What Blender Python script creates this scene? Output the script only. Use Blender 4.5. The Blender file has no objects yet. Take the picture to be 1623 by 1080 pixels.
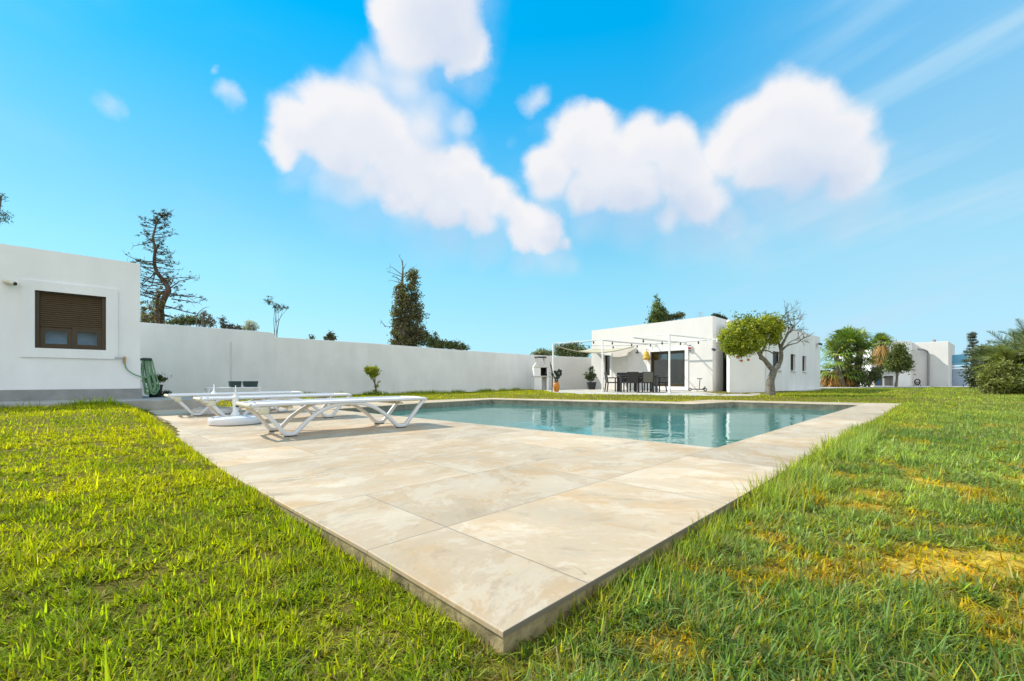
import bpy, bmesh, math, random
import numpy as np
from mathutils import Vector, Matrix
random.seed(7)
RNG = np.random.default_rng(11)
SC = bpy.context.scene
COL = SC.collection
H, F, CX, HZ = 0.62, 690.0, 811.5, 602.0

def G(px, py, z=0.0):
    """photo pixel -> point on the level at height z"""
    y = F * (H - z) / (py - HZ)
    return Vector(((px - CX) / F * y, y, z))
def at(px, py, Y):
    """photo pixel at depth Y"""
    return Vector(((px - CX) / F * Y, Y, H + (HZ - py) / F * Y))
def ray_on(px, p0, d):
    """parameter t on the plan line p0+d t that is seen at column px"""
    s = (px - CX) / F
    return (s * p0[1] - p0[0]) / (d[0] - s * d[1])
O2 = np.array([-0.02, 1.07]); U2 = np.array([0.705, 0.709]); V2 = np.array([-0.709, 0.705])
def UV(u, v, z=0.0):
    p = O2 + u * U2 + v * V2
    return Vector((p[0], p[1], z))

# ------------------------------------------------------------------ materials
def nodes_of(m):
    m.use_nodes = True
    nt = m.node_tree
    return nt, nt.nodes, nt.links
def N(nt, t, **kw):
    n = nt.nodes.new(t)
    for k, v in kw.items():
        if k.startswith('i_'):
            n.inputs[k[2:].replace('_', ' ')].default_value = v
        else:
            setattr(n, k, v)
    return n
def pmat(name, col, rough=0.6, metal=0.0, var=0.12, vscale=6.0, bump=0.0, bscale=60.0, spec=0.4, vdetail=6):
    m = bpy.data.materials.new(name)
    nt, ns, ls = nodes_of(m)
    b = ns['Principled BSDF']
    b.inputs['Roughness'].default_value = rough
    b.inputs['Metallic'].default_value = metal
    b.inputs['Specular IOR Level'].default_value = spec
    tc = N(nt, 'ShaderNodeTexCoord')
    if var > 0:
        no = N(nt, 'ShaderNodeTexNoise'); no.inputs['Scale'].default_value = vscale; no.inputs['Detail'].default_value = vdetail
        no.inputs['Roughness'].default_value = 0.62
        ls.new(tc.outputs['Object'], no.inputs['Vector'])
        mr = N(nt, 'ShaderNodeMapRange'); mr.inputs[1].default_value = 0.3; mr.inputs[2].default_value = 0.7
        mr.inputs[3].default_value = 1 - var; mr.inputs[4].default_value = 1 + var * 0.5
        ls.new(no.outputs['Fac'], mr.inputs[0])
        mx = N(nt, 'ShaderNodeVectorMath', operation='SCALE')
        mx.inputs[0].default_value = col[:3]
        ls.new(mr.outputs[0], mx.inputs['Scale'])
        ls.new(mx.outputs[0], b.inputs['Base Color'])
        rr = N(nt, 'ShaderNodeMapRange'); rr.inputs[3].default_value = max(0, rough - .1); rr.inputs[4].default_value = min(1, rough + .1)
        ls.new(no.outputs['Fac'], rr.inputs[0]); ls.new(rr.outputs[0], b.inputs['Roughness'])
    else:
        b.inputs['Base Color'].default_value = (*col[:3], 1)
    if bump > 0:
        n2 = N(nt, 'ShaderNodeTexNoise'); n2.inputs['Scale'].default_value = bscale; n2.inputs['Detail'].default_value = 4
        ls.new(tc.outputs['Object'], n2.inputs['Vector'])
        bp = N(nt, 'ShaderNodeBump'); bp.inputs['Strength'].default_value = bump; bp.inputs['Distance'].default_value = 0.01
        ls.new(n2.outputs['Fac'], bp.inputs['Height']); ls.new(bp.outputs[0], b.inputs['Normal'])
    return m

def wall_mat(name, col, stain=0.10):
    """painted render: broad mottling, faint run-down streaks and a trowelled surface"""
    m = bpy.data.materials.new(name)
    nt, ns, ls = nodes_of(m)
    b = ns['Principled BSDF']; b.inputs['Roughness'].default_value = 0.85; b.inputs['Specular IOR Level'].default_value = 0.2
    tc = N(nt, 'ShaderNodeTexCoord')
    n1 = N(nt, 'ShaderNodeTexNoise'); n1.inputs['Scale'].default_value = 0.9; n1.inputs['Detail'].default_value = 8; n1.inputs['Roughness'].default_value = .6
    ls.new(tc.outputs['Object'], n1.inputs['Vector'])
    mp = N(nt, 'ShaderNodeMapping'); mp.inputs['Scale'].default_value = (2.2, 2.2, 0.5)
    ls.new(tc.outputs['Object'], mp.inputs['Vector'])
    n2 = N(nt, 'ShaderNodeTexNoise'); n2.inputs['Scale'].default_value = 1.0; n2.inputs['Detail'].default_value = 6
    ls.new(mp.outputs[0], n2.inputs['Vector'])
    ad = N(nt, 'ShaderNodeMath', operation='ADD'); ls.new(n1.outputs['Fac'], ad.inputs[0]); ls.new(n2.outputs['Fac'], ad.inputs[1])
    mr = N(nt, 'ShaderNodeMapRange'); mr.inputs[1].default_value = 0.7; mr.inputs[2].default_value = 1.25
    mr.inputs[3].default_value = 1 - stain; mr.inputs[4].default_value = 1.03
    ls.new(ad.outputs[0], mr.inputs[0])
    mx = N(nt, 'ShaderNodeVectorMath', operation='SCALE'); mx.inputs[0].default_value = col
    ls.new(mr.outputs[0], mx.inputs['Scale']); ls.new(mx.outputs[0], b.inputs['Base Color'])
    vo = N(nt, 'ShaderNodeTexVoronoi'); vo.inputs['Scale'].default_value = .55; ls.new(tc.outputs['Object'], vo.inputs['Vector'])
    wob = N(nt, 'ShaderNodeMath', operation='MULTIPLY_ADD'); ls.new(n2.outputs['Fac'], wob.inputs[0]); wob.inputs[1].default_value = .10; ls.new(vo.outputs['Distance'], wob.inputs[2])
    vs_ = N(nt, 'ShaderNodeMapRange'); vs_.inputs[1].default_value = .085; vs_.inputs[2].default_value = .125; vs_.inputs[3].default_value = .78; vs_.inputs[4].default_value = 1; ls.new(wob.outputs[0], vs_.inputs[0])
    mx2 = N(nt, 'ShaderNodeVectorMath', operation='SCALE'); ls.new(mx.outputs[0], mx2.inputs[0]); ls.new(vs_.outputs[0], mx2.inputs['Scale']); ls.new(mx2.outputs[0], b.inputs['Base Color'])
    n3 = N(nt, 'ShaderNodeTexNoise'); n3.inputs['Scale'].default_value = 9; n3.inputs['Detail'].default_value = 8; n3.inputs['Roughness'].default_value = .65
    ls.new(tc.outputs['Object'], n3.inputs['Vector'])
    bp = N(nt, 'ShaderNodeBump'); bp.inputs['Strength'].default_value = 0.35; bp.inputs['Distance'].default_value = 0.012
    ls.new(n3.outputs['Fac'], bp.inputs['Height']); ls.new(bp.outputs[0], b.inputs['Normal'])
    return m

def leaf_mat(name, trans=0.4, gloss=0.05, tboost=(1.25, 1.3, 0.7)):
    m = bpy.data.materials.new(name)
    nt, ns, ls = nodes_of(m)
    ns.remove(ns['Principled BSDF'])
    out = ns['Material Output']
    a = N(nt, 'ShaderNodeAttribute', attribute_name='Col')
    d = N(nt, 'ShaderNodeBsdfDiffuse'); t = N(nt, 'ShaderNodeBsdfTranslucent')
    ls.new(a.outputs['Color'], d.inputs['Color'])
    tb = N(nt, 'ShaderNodeVectorMath', operation='MULTIPLY'); tb.inputs[1].default_value = tboost
    ls.new(a.outputs['Color'], tb.inputs[0]); ls.new(tb.outputs[0], t.inputs['Color'])
    mx = N(nt, 'ShaderNodeMixShader'); mx.inputs[0].default_value = trans
    ls.new(d.outputs[0], mx.inputs[1]); ls.new(t.outputs[0], mx.inputs[2])
    g = N(nt, 'ShaderNodeBsdfGlossy'); g.inputs['Roughness'].default_value = 0.55; g.inputs['Color'].default_value = (.9, .95, .9, 1)
    m2 = N(nt, 'ShaderNodeMixShader'); m2.inputs[0].default_value = gloss
    ls.new(mx.outputs[0], m2.inputs[1]); ls.new(g.outputs[0], m2.inputs[2])
    ls.new(m2.outputs[0], out.inputs['Surface'])
    return m

def glass_mat(name, tint=(.6, .65, .62), ior=1.5, boost=0.03):
    m = bpy.data.materials.new(name)
    nt, ns, ls = nodes_of(m)
    ns.remove(ns['Principled BSDF'])
    fr = N(nt, 'ShaderNodeFresnel'); fr.inputs['IOR'].default_value = ior
    ad = N(nt, 'ShaderNodeMath', operation='ADD', use_clamp=True); ad.inputs[1].default_value = boost
    ls.new(fr.outputs[0], ad.inputs[0])
    t = N(nt, 'ShaderNodeBsdfTransparent'); t.inputs['Color'].default_value = (*tint, 1)
    g = N(nt, 'ShaderNodeBsdfGlossy'); g.inputs['Roughness'].default_value = 0.01
    nz = N(nt, 'ShaderNodeTexNoise'); nz.inputs['Scale'].default_value = 1.3
    bp = N(nt, 'ShaderNodeBump'); bp.inputs['Strength'].default_value = .04; bp.inputs['Distance'].default_value = .05
    ls.new(nz.outputs['Fac'], bp.inputs['Height']); ls.new(bp.outputs[0], g.inputs['Normal'])
    mx = N(nt, 'ShaderNodeMixShader')
    ls.new(ad.outputs[0], mx.inputs[0]); ls.new(t.outputs[0], mx.inputs[1]); ls.new(g.outputs[0], mx.inputs[2])
    ls.new(mx.outputs[0], ns['Material Output'].inputs['Surface'])
    return m

M = {}
M['white_wall'] = wall_mat('white_render', (0.84, 0.84, 0.83), 0.08)
M['garden_wall'] = wall_mat('garden_wall_render', (0.81, 0.81, 0.79), 0.10)
M['cream_wall'] = wall_mat('cream_render', (0.70, 0.68, 0.645), 0.07)
M['plinth'] = pmat('grey_plinth', (.30, .30, .29), .85, var=.25, vscale=3, bump=.4, bscale=40)
M['concrete'] = pmat('concrete', (.42, .40, .36), .9, var=.3, vscale=2.5, bump=.5, bscale=50)
M['brown'] = pmat('brown_aluminium', (.056, .037, .017), .45, var=.15, vscale=8)
M['shutter'] = pmat('brown_shutter', (.076, .049, .020), .5, var=.18, vscale=10)
M['glass'] = glass_mat('window_glass', (.62, .66, .64), 1.5, .14)
M['dark'] = pmat('dark_interior', (.03, .03, .028), .9, var=.2)
M['room'] = pmat('room_wall', (.30, .29, .26), .9, var=.1)
M['terracotta'] = pmat('terracotta_floor', (.40, .13, .03), .6, var=.2)
M['white_plastic'] = pmat('white_plastic', (.66, .67, .685), .38, var=.05, vscale=4, spec=.5)
M['sling'] = pmat('white_sling', (.78, .78, .76), .7, var=.06, vscale=9, bump=.3, bscale=300)
M['offwhite'] = pmat('aged_plastic', (.62, .60, .46), .5, var=.2, vscale=9)
M['black_rubber'] = pmat('black_rubber', (.02, .02, .02), .6, var=.2)
M['black_plastic'] = pmat('black_plastic', (.018, .024, .026), .45, var=.25, vscale=12)
M['planter'] = pmat('green_planter', (.018, .045, .040), .45, var=.25, vscale=9)
M['rattan'] = pmat('dark_rattan', (.035, .032, .030), .6, var=.4, vscale=60, bump=.6, bscale=160)
M['cushion'] = pmat('grey_cushion', (.14, .14, .115), .9, var=.2, vscale=20, bump=.3, bscale=200)
M['table'] = pmat('grey_table', (.075, .075, .078), .5, var=.2, vscale=9)
M['white_metal'] = pmat('white_metal', (.80, .80, .78), .4, var=.06)
M['canvas'] = pmat('shade_canvas', (.46, .42, .29), .9, var=.12, vscale=5, bump=.3, bscale=250)
M['orange_pot'] = pmat('orange_glazed_pot', (.52, .19, .020), .35, var=.25, vscale=8)
M['soil'] = pmat('potting_soil', (.05, .035, .02), .95, var=.4, vscale=30)
M['bark'] = pmat('bark', (.17, .13, .095), .95, var=.5, vscale=12, bump=1.0, bscale=40)
M['bark_grey'] = pmat('grey_bark', (.20, .185, .15), .95, var=.55, vscale=10, bump=1.0, bscale=35)
M['bark_red'] = pmat('dead_pine_bark', (.125, .080, .062), .95, var=.45, vscale=6, bump=1.0, bscale=20)
M['hose'] = pmat('green_hose', (.19, .34, .19), .5, var=.25, vscale=14)
M['brass'] = pmat('brass', (.45, .27, .10), .35, metal=.8, var=.15)
M['chrome'] = pmat('grey_steel', (.5, .5, .5), .35, metal=.9, var=.1)
M['yellow'] = pmat('yellow_lacquer', (.72, .44, .02), .5, var=.25, vscale=20)
M['red'] = pmat('red_plastic', (.45, .05, .05), .5, var=.1)
M['blue_door'] = pmat('blue_door', (.03, .13, .33), .6, var=.15)
M['blue_wall'] = pmat('pale_blue_paint', (.47, .60, .74), .8, var=.1)
M['blue_panel'] = pmat('blue_panel', (.20, .52, .74), .5, var=.08)
M['stone'] = pmat('barbecue_stone', (.62, .60, .54), .9, var=.2, vscale=8, bump=.5, bscale=40)
M['soot'] = pmat('soot', (.02, .017, .016), .95, var=.3)
M['sofa'] = pmat('olive_sofa', (.20, .22, .10), .95, var=.2, vscale=12)
M['car_paint'] = pmat('white_car_paint', (.75, .76, .78), .2, var=.03)
M['tyre'] = pmat('tyre', (.02, .02, .02), .8, var=.2)
M['car_glass'] = pmat('car_glass', (.012, .013, .015), .3, var=0, spec=.12)
M['lamp_red'] = pmat('tail_lamp', (.35, .02, .02), .3, var=.05)
M['leaf'] = leaf_mat('leaf', .38, .035)
M['needle'] = leaf_mat('needle', .15, .03)
M['dead_leaf'] = leaf_mat('dead_leaf', .3, .02, (1.2, 1.0, .8))
M['grass'] = leaf_mat('grass_blade', .54, .012, (1.30, 1.28, .45))

def patio_mat():
    m = bpy.data.materials.new('patio_tiles')
    nt, ns, ls = nodes_of(m)
    b = ns['Principled BSDF']; b.inputs['Roughness'].default_value = .8
    tc = N(nt, 'ShaderNodeTexCoord')
    br = N(nt, 'ShaderNodeTexBrick'); br.inputs['Scale'].default_value = 1.0
    br.inputs['Brick Width'].default_value = .6; br.inputs['Row Height'].default_value = .6; br.inputs['Mortar Size'].default_value = .006
    br.offset = 0.0
    br.inputs['Color1'].default_value = (.58, .53, .44, 1); br.inputs['Color2'].default_value = (.48, .45, .38, 1); br.inputs['Mortar'].default_value = (.2, .18, .15, 1)
    ls.new(tc.outputs['Object'], br.inputs['Vector'])
    n = N(nt, 'ShaderNodeTexNoise'); n.inputs['Scale'].default_value = 2; n.inputs['Detail'].default_value = 8
    ls.new(tc.outputs['Object'], n.inputs['Vector'])
    mr = N(nt, 'ShaderNodeMapRange'); mr.inputs[1].default_value = .3; mr.inputs[2].default_value = .7; mr.inputs[3].default_value = .8; mr.inputs[4].default_value = 1.1
    ls.new(n.outputs['Fac'], mr.inputs[0])
    mx = N(nt, 'ShaderNodeVectorMath', operation='SCALE'); ls.new(br.outputs['Color'], mx.inputs[0]); ls.new(mr.outputs[0], mx.inputs['Scale'])
    ls.new(mx.outputs[0], b.inputs['Base Color'])
    return m
M['patio'] = patio_mat()

def deck_mat():
    """large travertine-look porcelain slabs: per-slab veining and tone, thin joints; object x = u, y = v"""
    m = bpy.data.materials.new('travertine_deck')
    nt, ns, ls = nodes_of(m)
    b = ns['Principled BSDF']; b.inputs['Specular IOR Level'].default_value = .35
    tc = N(nt, 'ShaderNodeTexCoord')
    sx = N(nt, 'ShaderNodeSeparateXYZ'); ls.new(tc.outputs['Object'], sx.inputs[0])
    TW, TH = 1.20, 0.72
    def mth(op, a, b_=None, c=None):
        n = N(nt, 'ShaderNodeMath', operation=op)
        for i, q in enumerate((a, b_, c)):
            if q is None: continue
            if isinstance(q, (int, float)): n.inputs[i].default_value = q
            else: ls.new(q, n.inputs[i])
        return n.outputs[0]
    rv = mth('DIVIDE', sx.outputs['Y'], TH)
    row = mth('FLOOR', rv)
    sh = mth('MULTIPLY', mth('FLOOR', mth('MULTIPLY', row, 0.5)), 0.37)
    cu = mth('ADD', mth('DIVIDE', mth('SUBTRACT', sx.outputs['X'], 0.36), TW), sh)
    colm = mth('FLOOR', cu)
    fu = mth('FRACT', cu); fv = mth('FRACT', rv)
    # distance to the slab edge in metres
    du = mth('MULTIPLY', mth('MINIMUM', fu, mth('SUBTRACT', 1.0, fu)), TW)
    dv = mth('MULTIPLY', mth('MINIMUM', fv, mth('SUBTRACT', 1.0, fv)), TH)
    de = mth('MINIMUM', du, dv)
    joint = N(nt, 'ShaderNodeMapRange'); joint.inputs[1].default_value = .0012; joint.inputs[2].default_value = .0032
    ls.new(de, joint.inputs[0])
    idv = N(nt, 'ShaderNodeCombineXYZ'); ls.new(colm, idv.inputs[0]); ls.new(row, idv.inputs[1])
    wn = N(nt, 'ShaderNodeTexWhiteNoise', noise_dimensions='2D'); ls.new(idv.outputs[0], wn.inputs['Vector'])
    off = N(nt, 'ShaderNodeVectorMath', operation='SCALE'); off.inputs['Scale'].default_value = 40.0; ls.new(wn.outputs['Color'], off.inputs[0])
    add = N(nt, 'ShaderNodeVectorMath', operation='ADD'); ls.new(tc.outputs['Object'], add.inputs[0]); ls.new(off.outputs[0], add.inputs[1])
    # warped, stretched layers (bedding runs along u, slightly turned per slab)
    rot = N(nt, 'ShaderNodeVectorRotate', rotation_type='Z_AXIS'); ls.new(tc.outputs['Object'], rot.inputs['Vector'])
    ang = mth('MULTIPLY', mth('SUBTRACT', wn.outputs['Value'], .5), 2.4); ls.new(ang, rot.inputs['Angle'])
    add2 = N(nt, 'ShaderNodeVectorMath', operation='ADD'); ls.new(rot.outputs[0], add2.inputs[0]); ls.new(off.outputs[0], add2.inputs[1])
    wp = N(nt, 'ShaderNodeTexNoise'); wp.inputs['Scale'].default_value = 1.6; wp.inputs['Detail'].default_value = 5; ls.new(add2.outputs[0], wp.inputs['Vector'])
    wps = N(nt, 'ShaderNodeVectorMath', operation='SCALE'); wps.inputs['Scale'].default_value = .42; ls.new(wp.outputs['Color'], wps.inputs[0])
    add3 = N(nt, 'ShaderNodeVectorMath', operation='ADD'); ls.new(add2.outputs[0], add3.inputs[0]); ls.new(wps.outputs[0], add3.inputs[1])
    mp = N(nt, 'ShaderNodeMapping'); mp.inputs['Scale'].default_value = (1.9, 3.8, 1); ls.new(add3.outputs[0], mp.inputs['Vector'])
    v1 = N(nt, 'ShaderNodeTexNoise'); v1.inputs['Scale'].default_value = 1.1; v1.inputs['Detail'].default_value = 11; v1.inputs['Roughness'].default_value = .76
    ls.new(mp.outputs[0], v1.inputs['Vector'])
    cr = N(nt, 'ShaderNodeValToRGB')
    e = cr.color_ramp.elements
    e[0].position = .28; e[0].color = (0.295, 0.225, 0.152, 1)
    e[1].position = .74; e[1].color = (0.590, 0.468, 0.323, 1)
    for p, c in ((.38, (0.409, 0.307, 0.199, 1)), (.46, (0.516, 0.397, 0.261, 1)), (.53, (0.491, 0.380, 0.255, 1)), (.60, (0.565, 0.444, 0.303, 1)), (.66, (0.475, 0.372, 0.261, 1))):
        q = e.new(p); q.color = c
    ls.new(v1.outputs['Fac'], cr.inputs[0])
    # rust blush
    r1 = N(nt, 'ShaderNodeTexNoise'); r1.inputs['Scale'].default_value = 2.3; r1.inputs['Detail'].default_value = 9; r1.inputs['Roughness'].default_value = .7
    ls.new(add3.outputs[0], r1.inputs['Vector'])
    rr = N(nt, 'ShaderNodeMapRange'); rr.inputs[1].default_value = .47; rr.inputs[2].default_value = .66; rr.inputs[4].default_value = .9
    ls.new(r1.outputs['Fac'], rr.inputs[0])
    mixr = N(nt, 'ShaderNodeMix', data_type='RGBA'); ls.new(rr.outputs[0], mixr.inputs[0]); ls.new(cr.outputs[0], mixr.inputs[6])
    mixr.inputs[7].default_value = (.50, .33, .165, 1)
    # white veins
    v2 = N(nt, 'ShaderNodeTexNoise'); v2.inputs['Scale'].default_value = 1.7; v2.inputs['Detail'].default_value = 6; ls.new(mp.outputs[0], v2.inputs['Vector'])
    ab = mth('ABSOLUTE', mth('SUBTRACT', v2.outputs['Fac'], .5))
    vm = N(nt, 'ShaderNodeMapRange'); vm.inputs[1].default_value = .0; vm.inputs[2].default_value = .018; vm.inputs[3].default_value = .16; vm.inputs[4].default_value = 0
    ls.new(ab, vm.inputs[0])
    mixv = N(nt, 'ShaderNodeMix', data_type='RGBA'); ls.new(vm.outputs[0], mixv.inputs[0]); ls.new(mixr.outputs[2], mixv.inputs[6]); mixv.inputs[7].default_value = (0.622, 0.508, 0.368, 1)
    fl = N(nt, 'ShaderNodeTexNoise'); fl.inputs['Scale'].default_value = 1.5; fl.inputs['Detail'].default_value = 12; fl.inputs['Roughness'].default_value = .74
    mpf = N(nt, 'ShaderNodeMapping'); mpf.inputs['Scale'].default_value = (1.4, 2.5, 1); mpf.inputs['Location'].default_value = (3.1, 7.7, 0); ls.new(add3.outputs[0], mpf.inputs['Vector']); ls.new(mpf.outputs[0], fl.inputs['Vector'])
    fw = N(nt, 'ShaderNodeMapRange'); fw.inputs[1].default_value = .515; fw.inputs[2].default_value = .545; fw.inputs[4].default_value = .26; ls.new(fl.outputs['Fac'], fw.inputs[0])
    fg = N(nt, 'ShaderNodeMapRange'); fg.inputs[1].default_value = .445; fg.inputs[2].default_value = .40; fg.inputs[4].default_value = .24; ls.new(fl.outputs['Fac'], fg.inputs[0])
    mixw = N(nt, 'ShaderNodeMix', data_type='RGBA'); ls.new(fw.outputs[0], mixw.inputs[0]); ls.new(mixv.outputs[2], mixw.inputs[6]); mixw.inputs[7].default_value = (.70, .635, .51, 1)
    mixg = N(nt, 'ShaderNodeMix', data_type='RGBA'); ls.new(fg.outputs[0], mixg.inputs[0]); ls.new(mixw.outputs[2], mixg.inputs[6]); mixg.inputs[7].default_value = (.36, .315, .235, 1)
    mixv = mixg
    # per-slab tone and grime
    tn = N(nt, 'ShaderNodeMapRange'); tn.inputs[3].default_value = .86; tn.inputs[4].default_value = 1.12; ls.new(wn.outputs['Value'], tn.inputs[0])
    g1 = N(nt, 'ShaderNodeTexNoise'); g1.inputs['Scale'].default_value = .8; g1.inputs['Detail'].default_value = 9; ls.new(tc.outputs['Object'], g1.inputs['Vector'])
    gm = N(nt, 'ShaderNodeMapRange'); gm.inputs[1].default_value = .35; gm.inputs[2].default_value = .6; gm.inputs[3].default_value = .88; gm.inputs[4].default_value = 1.03; ls.new(g1.outputs['Fac'], gm.inputs[0])
    tt = mth('MULTIPLY', tn.outputs[0], gm.outputs[0])
    sc = N(nt, 'ShaderNodeVectorMath', operation='SCALE'); ls.new(mixv.outputs[2], sc.inputs[0]); ls.new(tt, sc.inputs['Scale'])
    vo = N(nt, 'ShaderNodeTexVoronoi'); vo.inputs['Scale'].default_value = 3.3; ls.new(tc.outputs['Object'], vo.inputs['Vector'])
    sp = N(nt, 'ShaderNodeMapRange'); sp.inputs[1].default_value = .012; sp.inputs[2].default_value = .022; sp.inputs[3].default_value = .25; sp.inputs[4].default_value = 1; ls.new(vo.outputs['Distance'], sp.inputs[0])
    sc2 = N(nt, 'ShaderNodeVectorMath', operation='SCALE'); ls.new(sc.outputs[0], sc2.inputs[0]); ls.new(sp.outputs[0], sc2.inputs['Scale']); sc = sc2
    mixj = N(nt, 'ShaderNodeMix', data_type='RGBA'); ls.new(joint.outputs[0], mixj.inputs[0]); mixj.inputs[6].default_value = (.20, .17, .13, 1); ls.new(sc.outputs[0], mixj.inputs[7])
    ls.new(mixj.outputs[2], b.inputs['Base Color'])
    ro = N(nt, 'ShaderNodeMapRange'); ro.inputs[3].default_value = .42; ro.inputs[4].default_value = .66; ls.new(v1.outputs['Fac'], ro.inputs[0]); ls.new(ro.outputs[0], b.inputs['Roughness'])
    hh = mth('ADD', mth('MULTIPLY', v1.outputs['Fac'], .25), joint.outputs[0])
    bp = N(nt, 'ShaderNodeBump'); bp.inputs['Strength'].default_value = .25; bp.inputs['Distance'].default_value = .004
    ls.new(hh, bp.inputs['Height']); ls.new(bp.outputs[0], b.inputs['Normal'])
    return m
M['deck'] = deck_mat()
M['deck_side'] = pmat('deck_edge_render', (.36, .285, .150), .9, var=.6, vscale=11, bump=.6, bscale=40)

def pool_mat():
    m = bpy.data.materials.new('pool_mosaic')
    nt, ns, ls = nodes_of(m)
    b = ns['Principled BSDF']; b.inputs['Roughness'].default_value = .4
    tc = N(nt, 'ShaderNodeTexCoord')
    br = N(nt, 'ShaderNodeTexBrick'); br.inputs['Scale'].default_value = 1
    br.inputs['Brick Width'].default_value = .6; br.inputs['Row Height'].default_value = .3; br.inputs['Mortar Size'].default_value = .006
    br.inputs['Color1'].default_value = (.50, .86, .78, 1); br.inputs['Color2'].default_value = (.44, .80, .74, 1); br.inputs['Mortar'].default_value = (.32, .6, .56, 1)
    ls.new(tc.outputs['Object'], br.inputs['Vector'])
    ls.new(br.outputs['Color'], b.inputs['Base Color'])
    return m
M['pool'] = pool_mat()
M['pool_rim'] = pmat('pool_waterline_stone', (.25, .24, .175), .7, var=.5, vscale=6, bump=.3, bscale=30)

def water_mat():
    m = bpy.data.materials.new('pool_water')
    nt, ns, ls = nodes_of(m)
    ns.remove(ns['Principled BSDF'])
    tc = N(nt, 'ShaderNodeTexCoord')
    mp = N(nt, 'ShaderNodeMapping'); mp.inputs['Scale'].default_value = (1.0, 1.0, 1.0); ls.new(tc.outputs['Object'], mp.inputs['Vector'])
    n1 = N(nt, 'ShaderNodeTexNoise'); n1.inputs['Scale'].default_value = 2.2; n1.inputs['Detail'].default_value = 3; n1.inputs['Distortion'].default_value = .6
    ls.new(mp.outputs[0], n1.inputs['Vector'])
    n2 = N(nt, 'ShaderNodeTexNoise'); n2.inputs['Scale'].default_value = 0.8; n2.inputs['Detail'].default_value = 2; ls.new(mp.outputs[0], n2.inputs['Vector'])
    ad = N(nt, 'ShaderNodeMath', operation='MULTIPLY_ADD'); ls.new(n2.outputs['Fac'], ad.inputs[0]); ad.inputs[1].default_value = 1.8; ls.new(n1.outputs['Fac'], ad.inputs[2])
    n3 = N(nt, 'ShaderNodeTexNoise'); n3.inputs['Scale'].default_value = 7.5; n3.inputs['Detail'].default_value = 3; n3.inputs['Distortion'].default_value = .8; ls.new(mp.outputs[0], n3.inputs['Vector'])
    ad3 = N(nt, 'ShaderNodeMath', operation='MULTIPLY_ADD'); ls.new(n3.outputs['Fac'], ad3.inputs[0]); ad3.inputs[1].default_value = .16; ls.new(ad.outputs[0], ad3.inputs[2])
    bp = N(nt, 'ShaderNodeBump'); bp.inputs['Strength'].default_value = .15; bp.inputs['Distance'].default_value = .05
    ls.new(ad3.outputs[0], bp.inputs['Height'])
    fr = N(nt, 'ShaderNodeFresnel'); fr.inputs['IOR'].default_value = 1.33; ls.new(bp.outputs[0], fr.inputs['Normal'])
    fm = N(nt, 'ShaderNodeMath', operation='MULTIPLY'); ls.new(fr.outputs[0], fm.inputs[0]); fm.inputs[1].default_value = .95
    t = N(nt, 'ShaderNodeBsdfTransparent'); t.inputs['Color'].default_value = (.70, .95, .93, 1)
    df = N(nt, 'ShaderNodeBsdfDiffuse'); df.inputs['Color'].default_value = (.085, .285, .250, 1)      # light scattered back by the water body
    mb_ = N(nt, 'ShaderNodeMixShader'); mb_.inputs[0].default_value = .58; ls.new(t.outputs[0], mb_.inputs[1]); ls.new(df.outputs[0], mb_.inputs[2])
    g = N(nt, 'ShaderNodeBsdfGlossy'); g.inputs['Roughness'].default_value = .015; g.inputs['Color'].default_value = (.90, .97, .97, 1)
    ls.new(bp.outputs[0], g.inputs['Normal'])
    mx = N(nt, 'ShaderNodeMixShader'); ls.new(fm.outputs[0], mx.inputs[0]); ls.new(mb_.outputs[0], mx.inputs[1]); ls.new(g.outputs[0], mx.inputs[2])
    ls.new(mx.outputs[0], ns['Material Output'].inputs['Surface'])
    return m
M['water'] = water_mat()

def ground_mat():
    m = bpy.data.materials.new('lawn_soil')
    nt, ns, ls = nodes_of(m)
    b = ns['Principled BSDF']; b.inputs['Roughness'].default_value = .95; b.inputs['Specular IOR Level'].default_value = .1
    a = N(nt, 'ShaderNodeAttribute', attribute_name='Col')
    tc = N(nt, 'ShaderNodeTexCoord')
    n = N(nt, 'ShaderNodeTexNoise'); n.inputs['Scale'].default_value = 22; n.inputs['Detail'].default_value = 10; n.inputs['Roughness'].default_value = .75
    ls.new(tc.outputs['Object'], n.inputs['Vector'])
    mr = N(nt, 'ShaderNodeMapRange'); mr.inputs[1].default_value = .3; mr.inputs[2].default_value = .7; mr.inputs[3].default_value = .55; mr.inputs[4].default_value = 1.40
    ls.new(n.outputs['Fac'], mr.inputs[0])
    s = N(nt, 'ShaderNodeVectorMath', operation='SCALE'); ls.new(a.outputs['Color'], s.inputs[0]); ls.new(mr.outputs[0], s.inputs['Scale'])
    ls.new(s.outputs[0], b.inputs['Base Color'])
    bp = N(nt, 'ShaderNodeBump'); bp.inputs['Strength'].default_value = .9; bp.inputs['Distance'].default_value = .02
    ls.new(n.outputs['Fac'], bp.inputs['Height']); ls.new(bp.outputs[0], b.inputs['Normal'])
    return m
M['ground'] = ground_mat()

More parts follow.
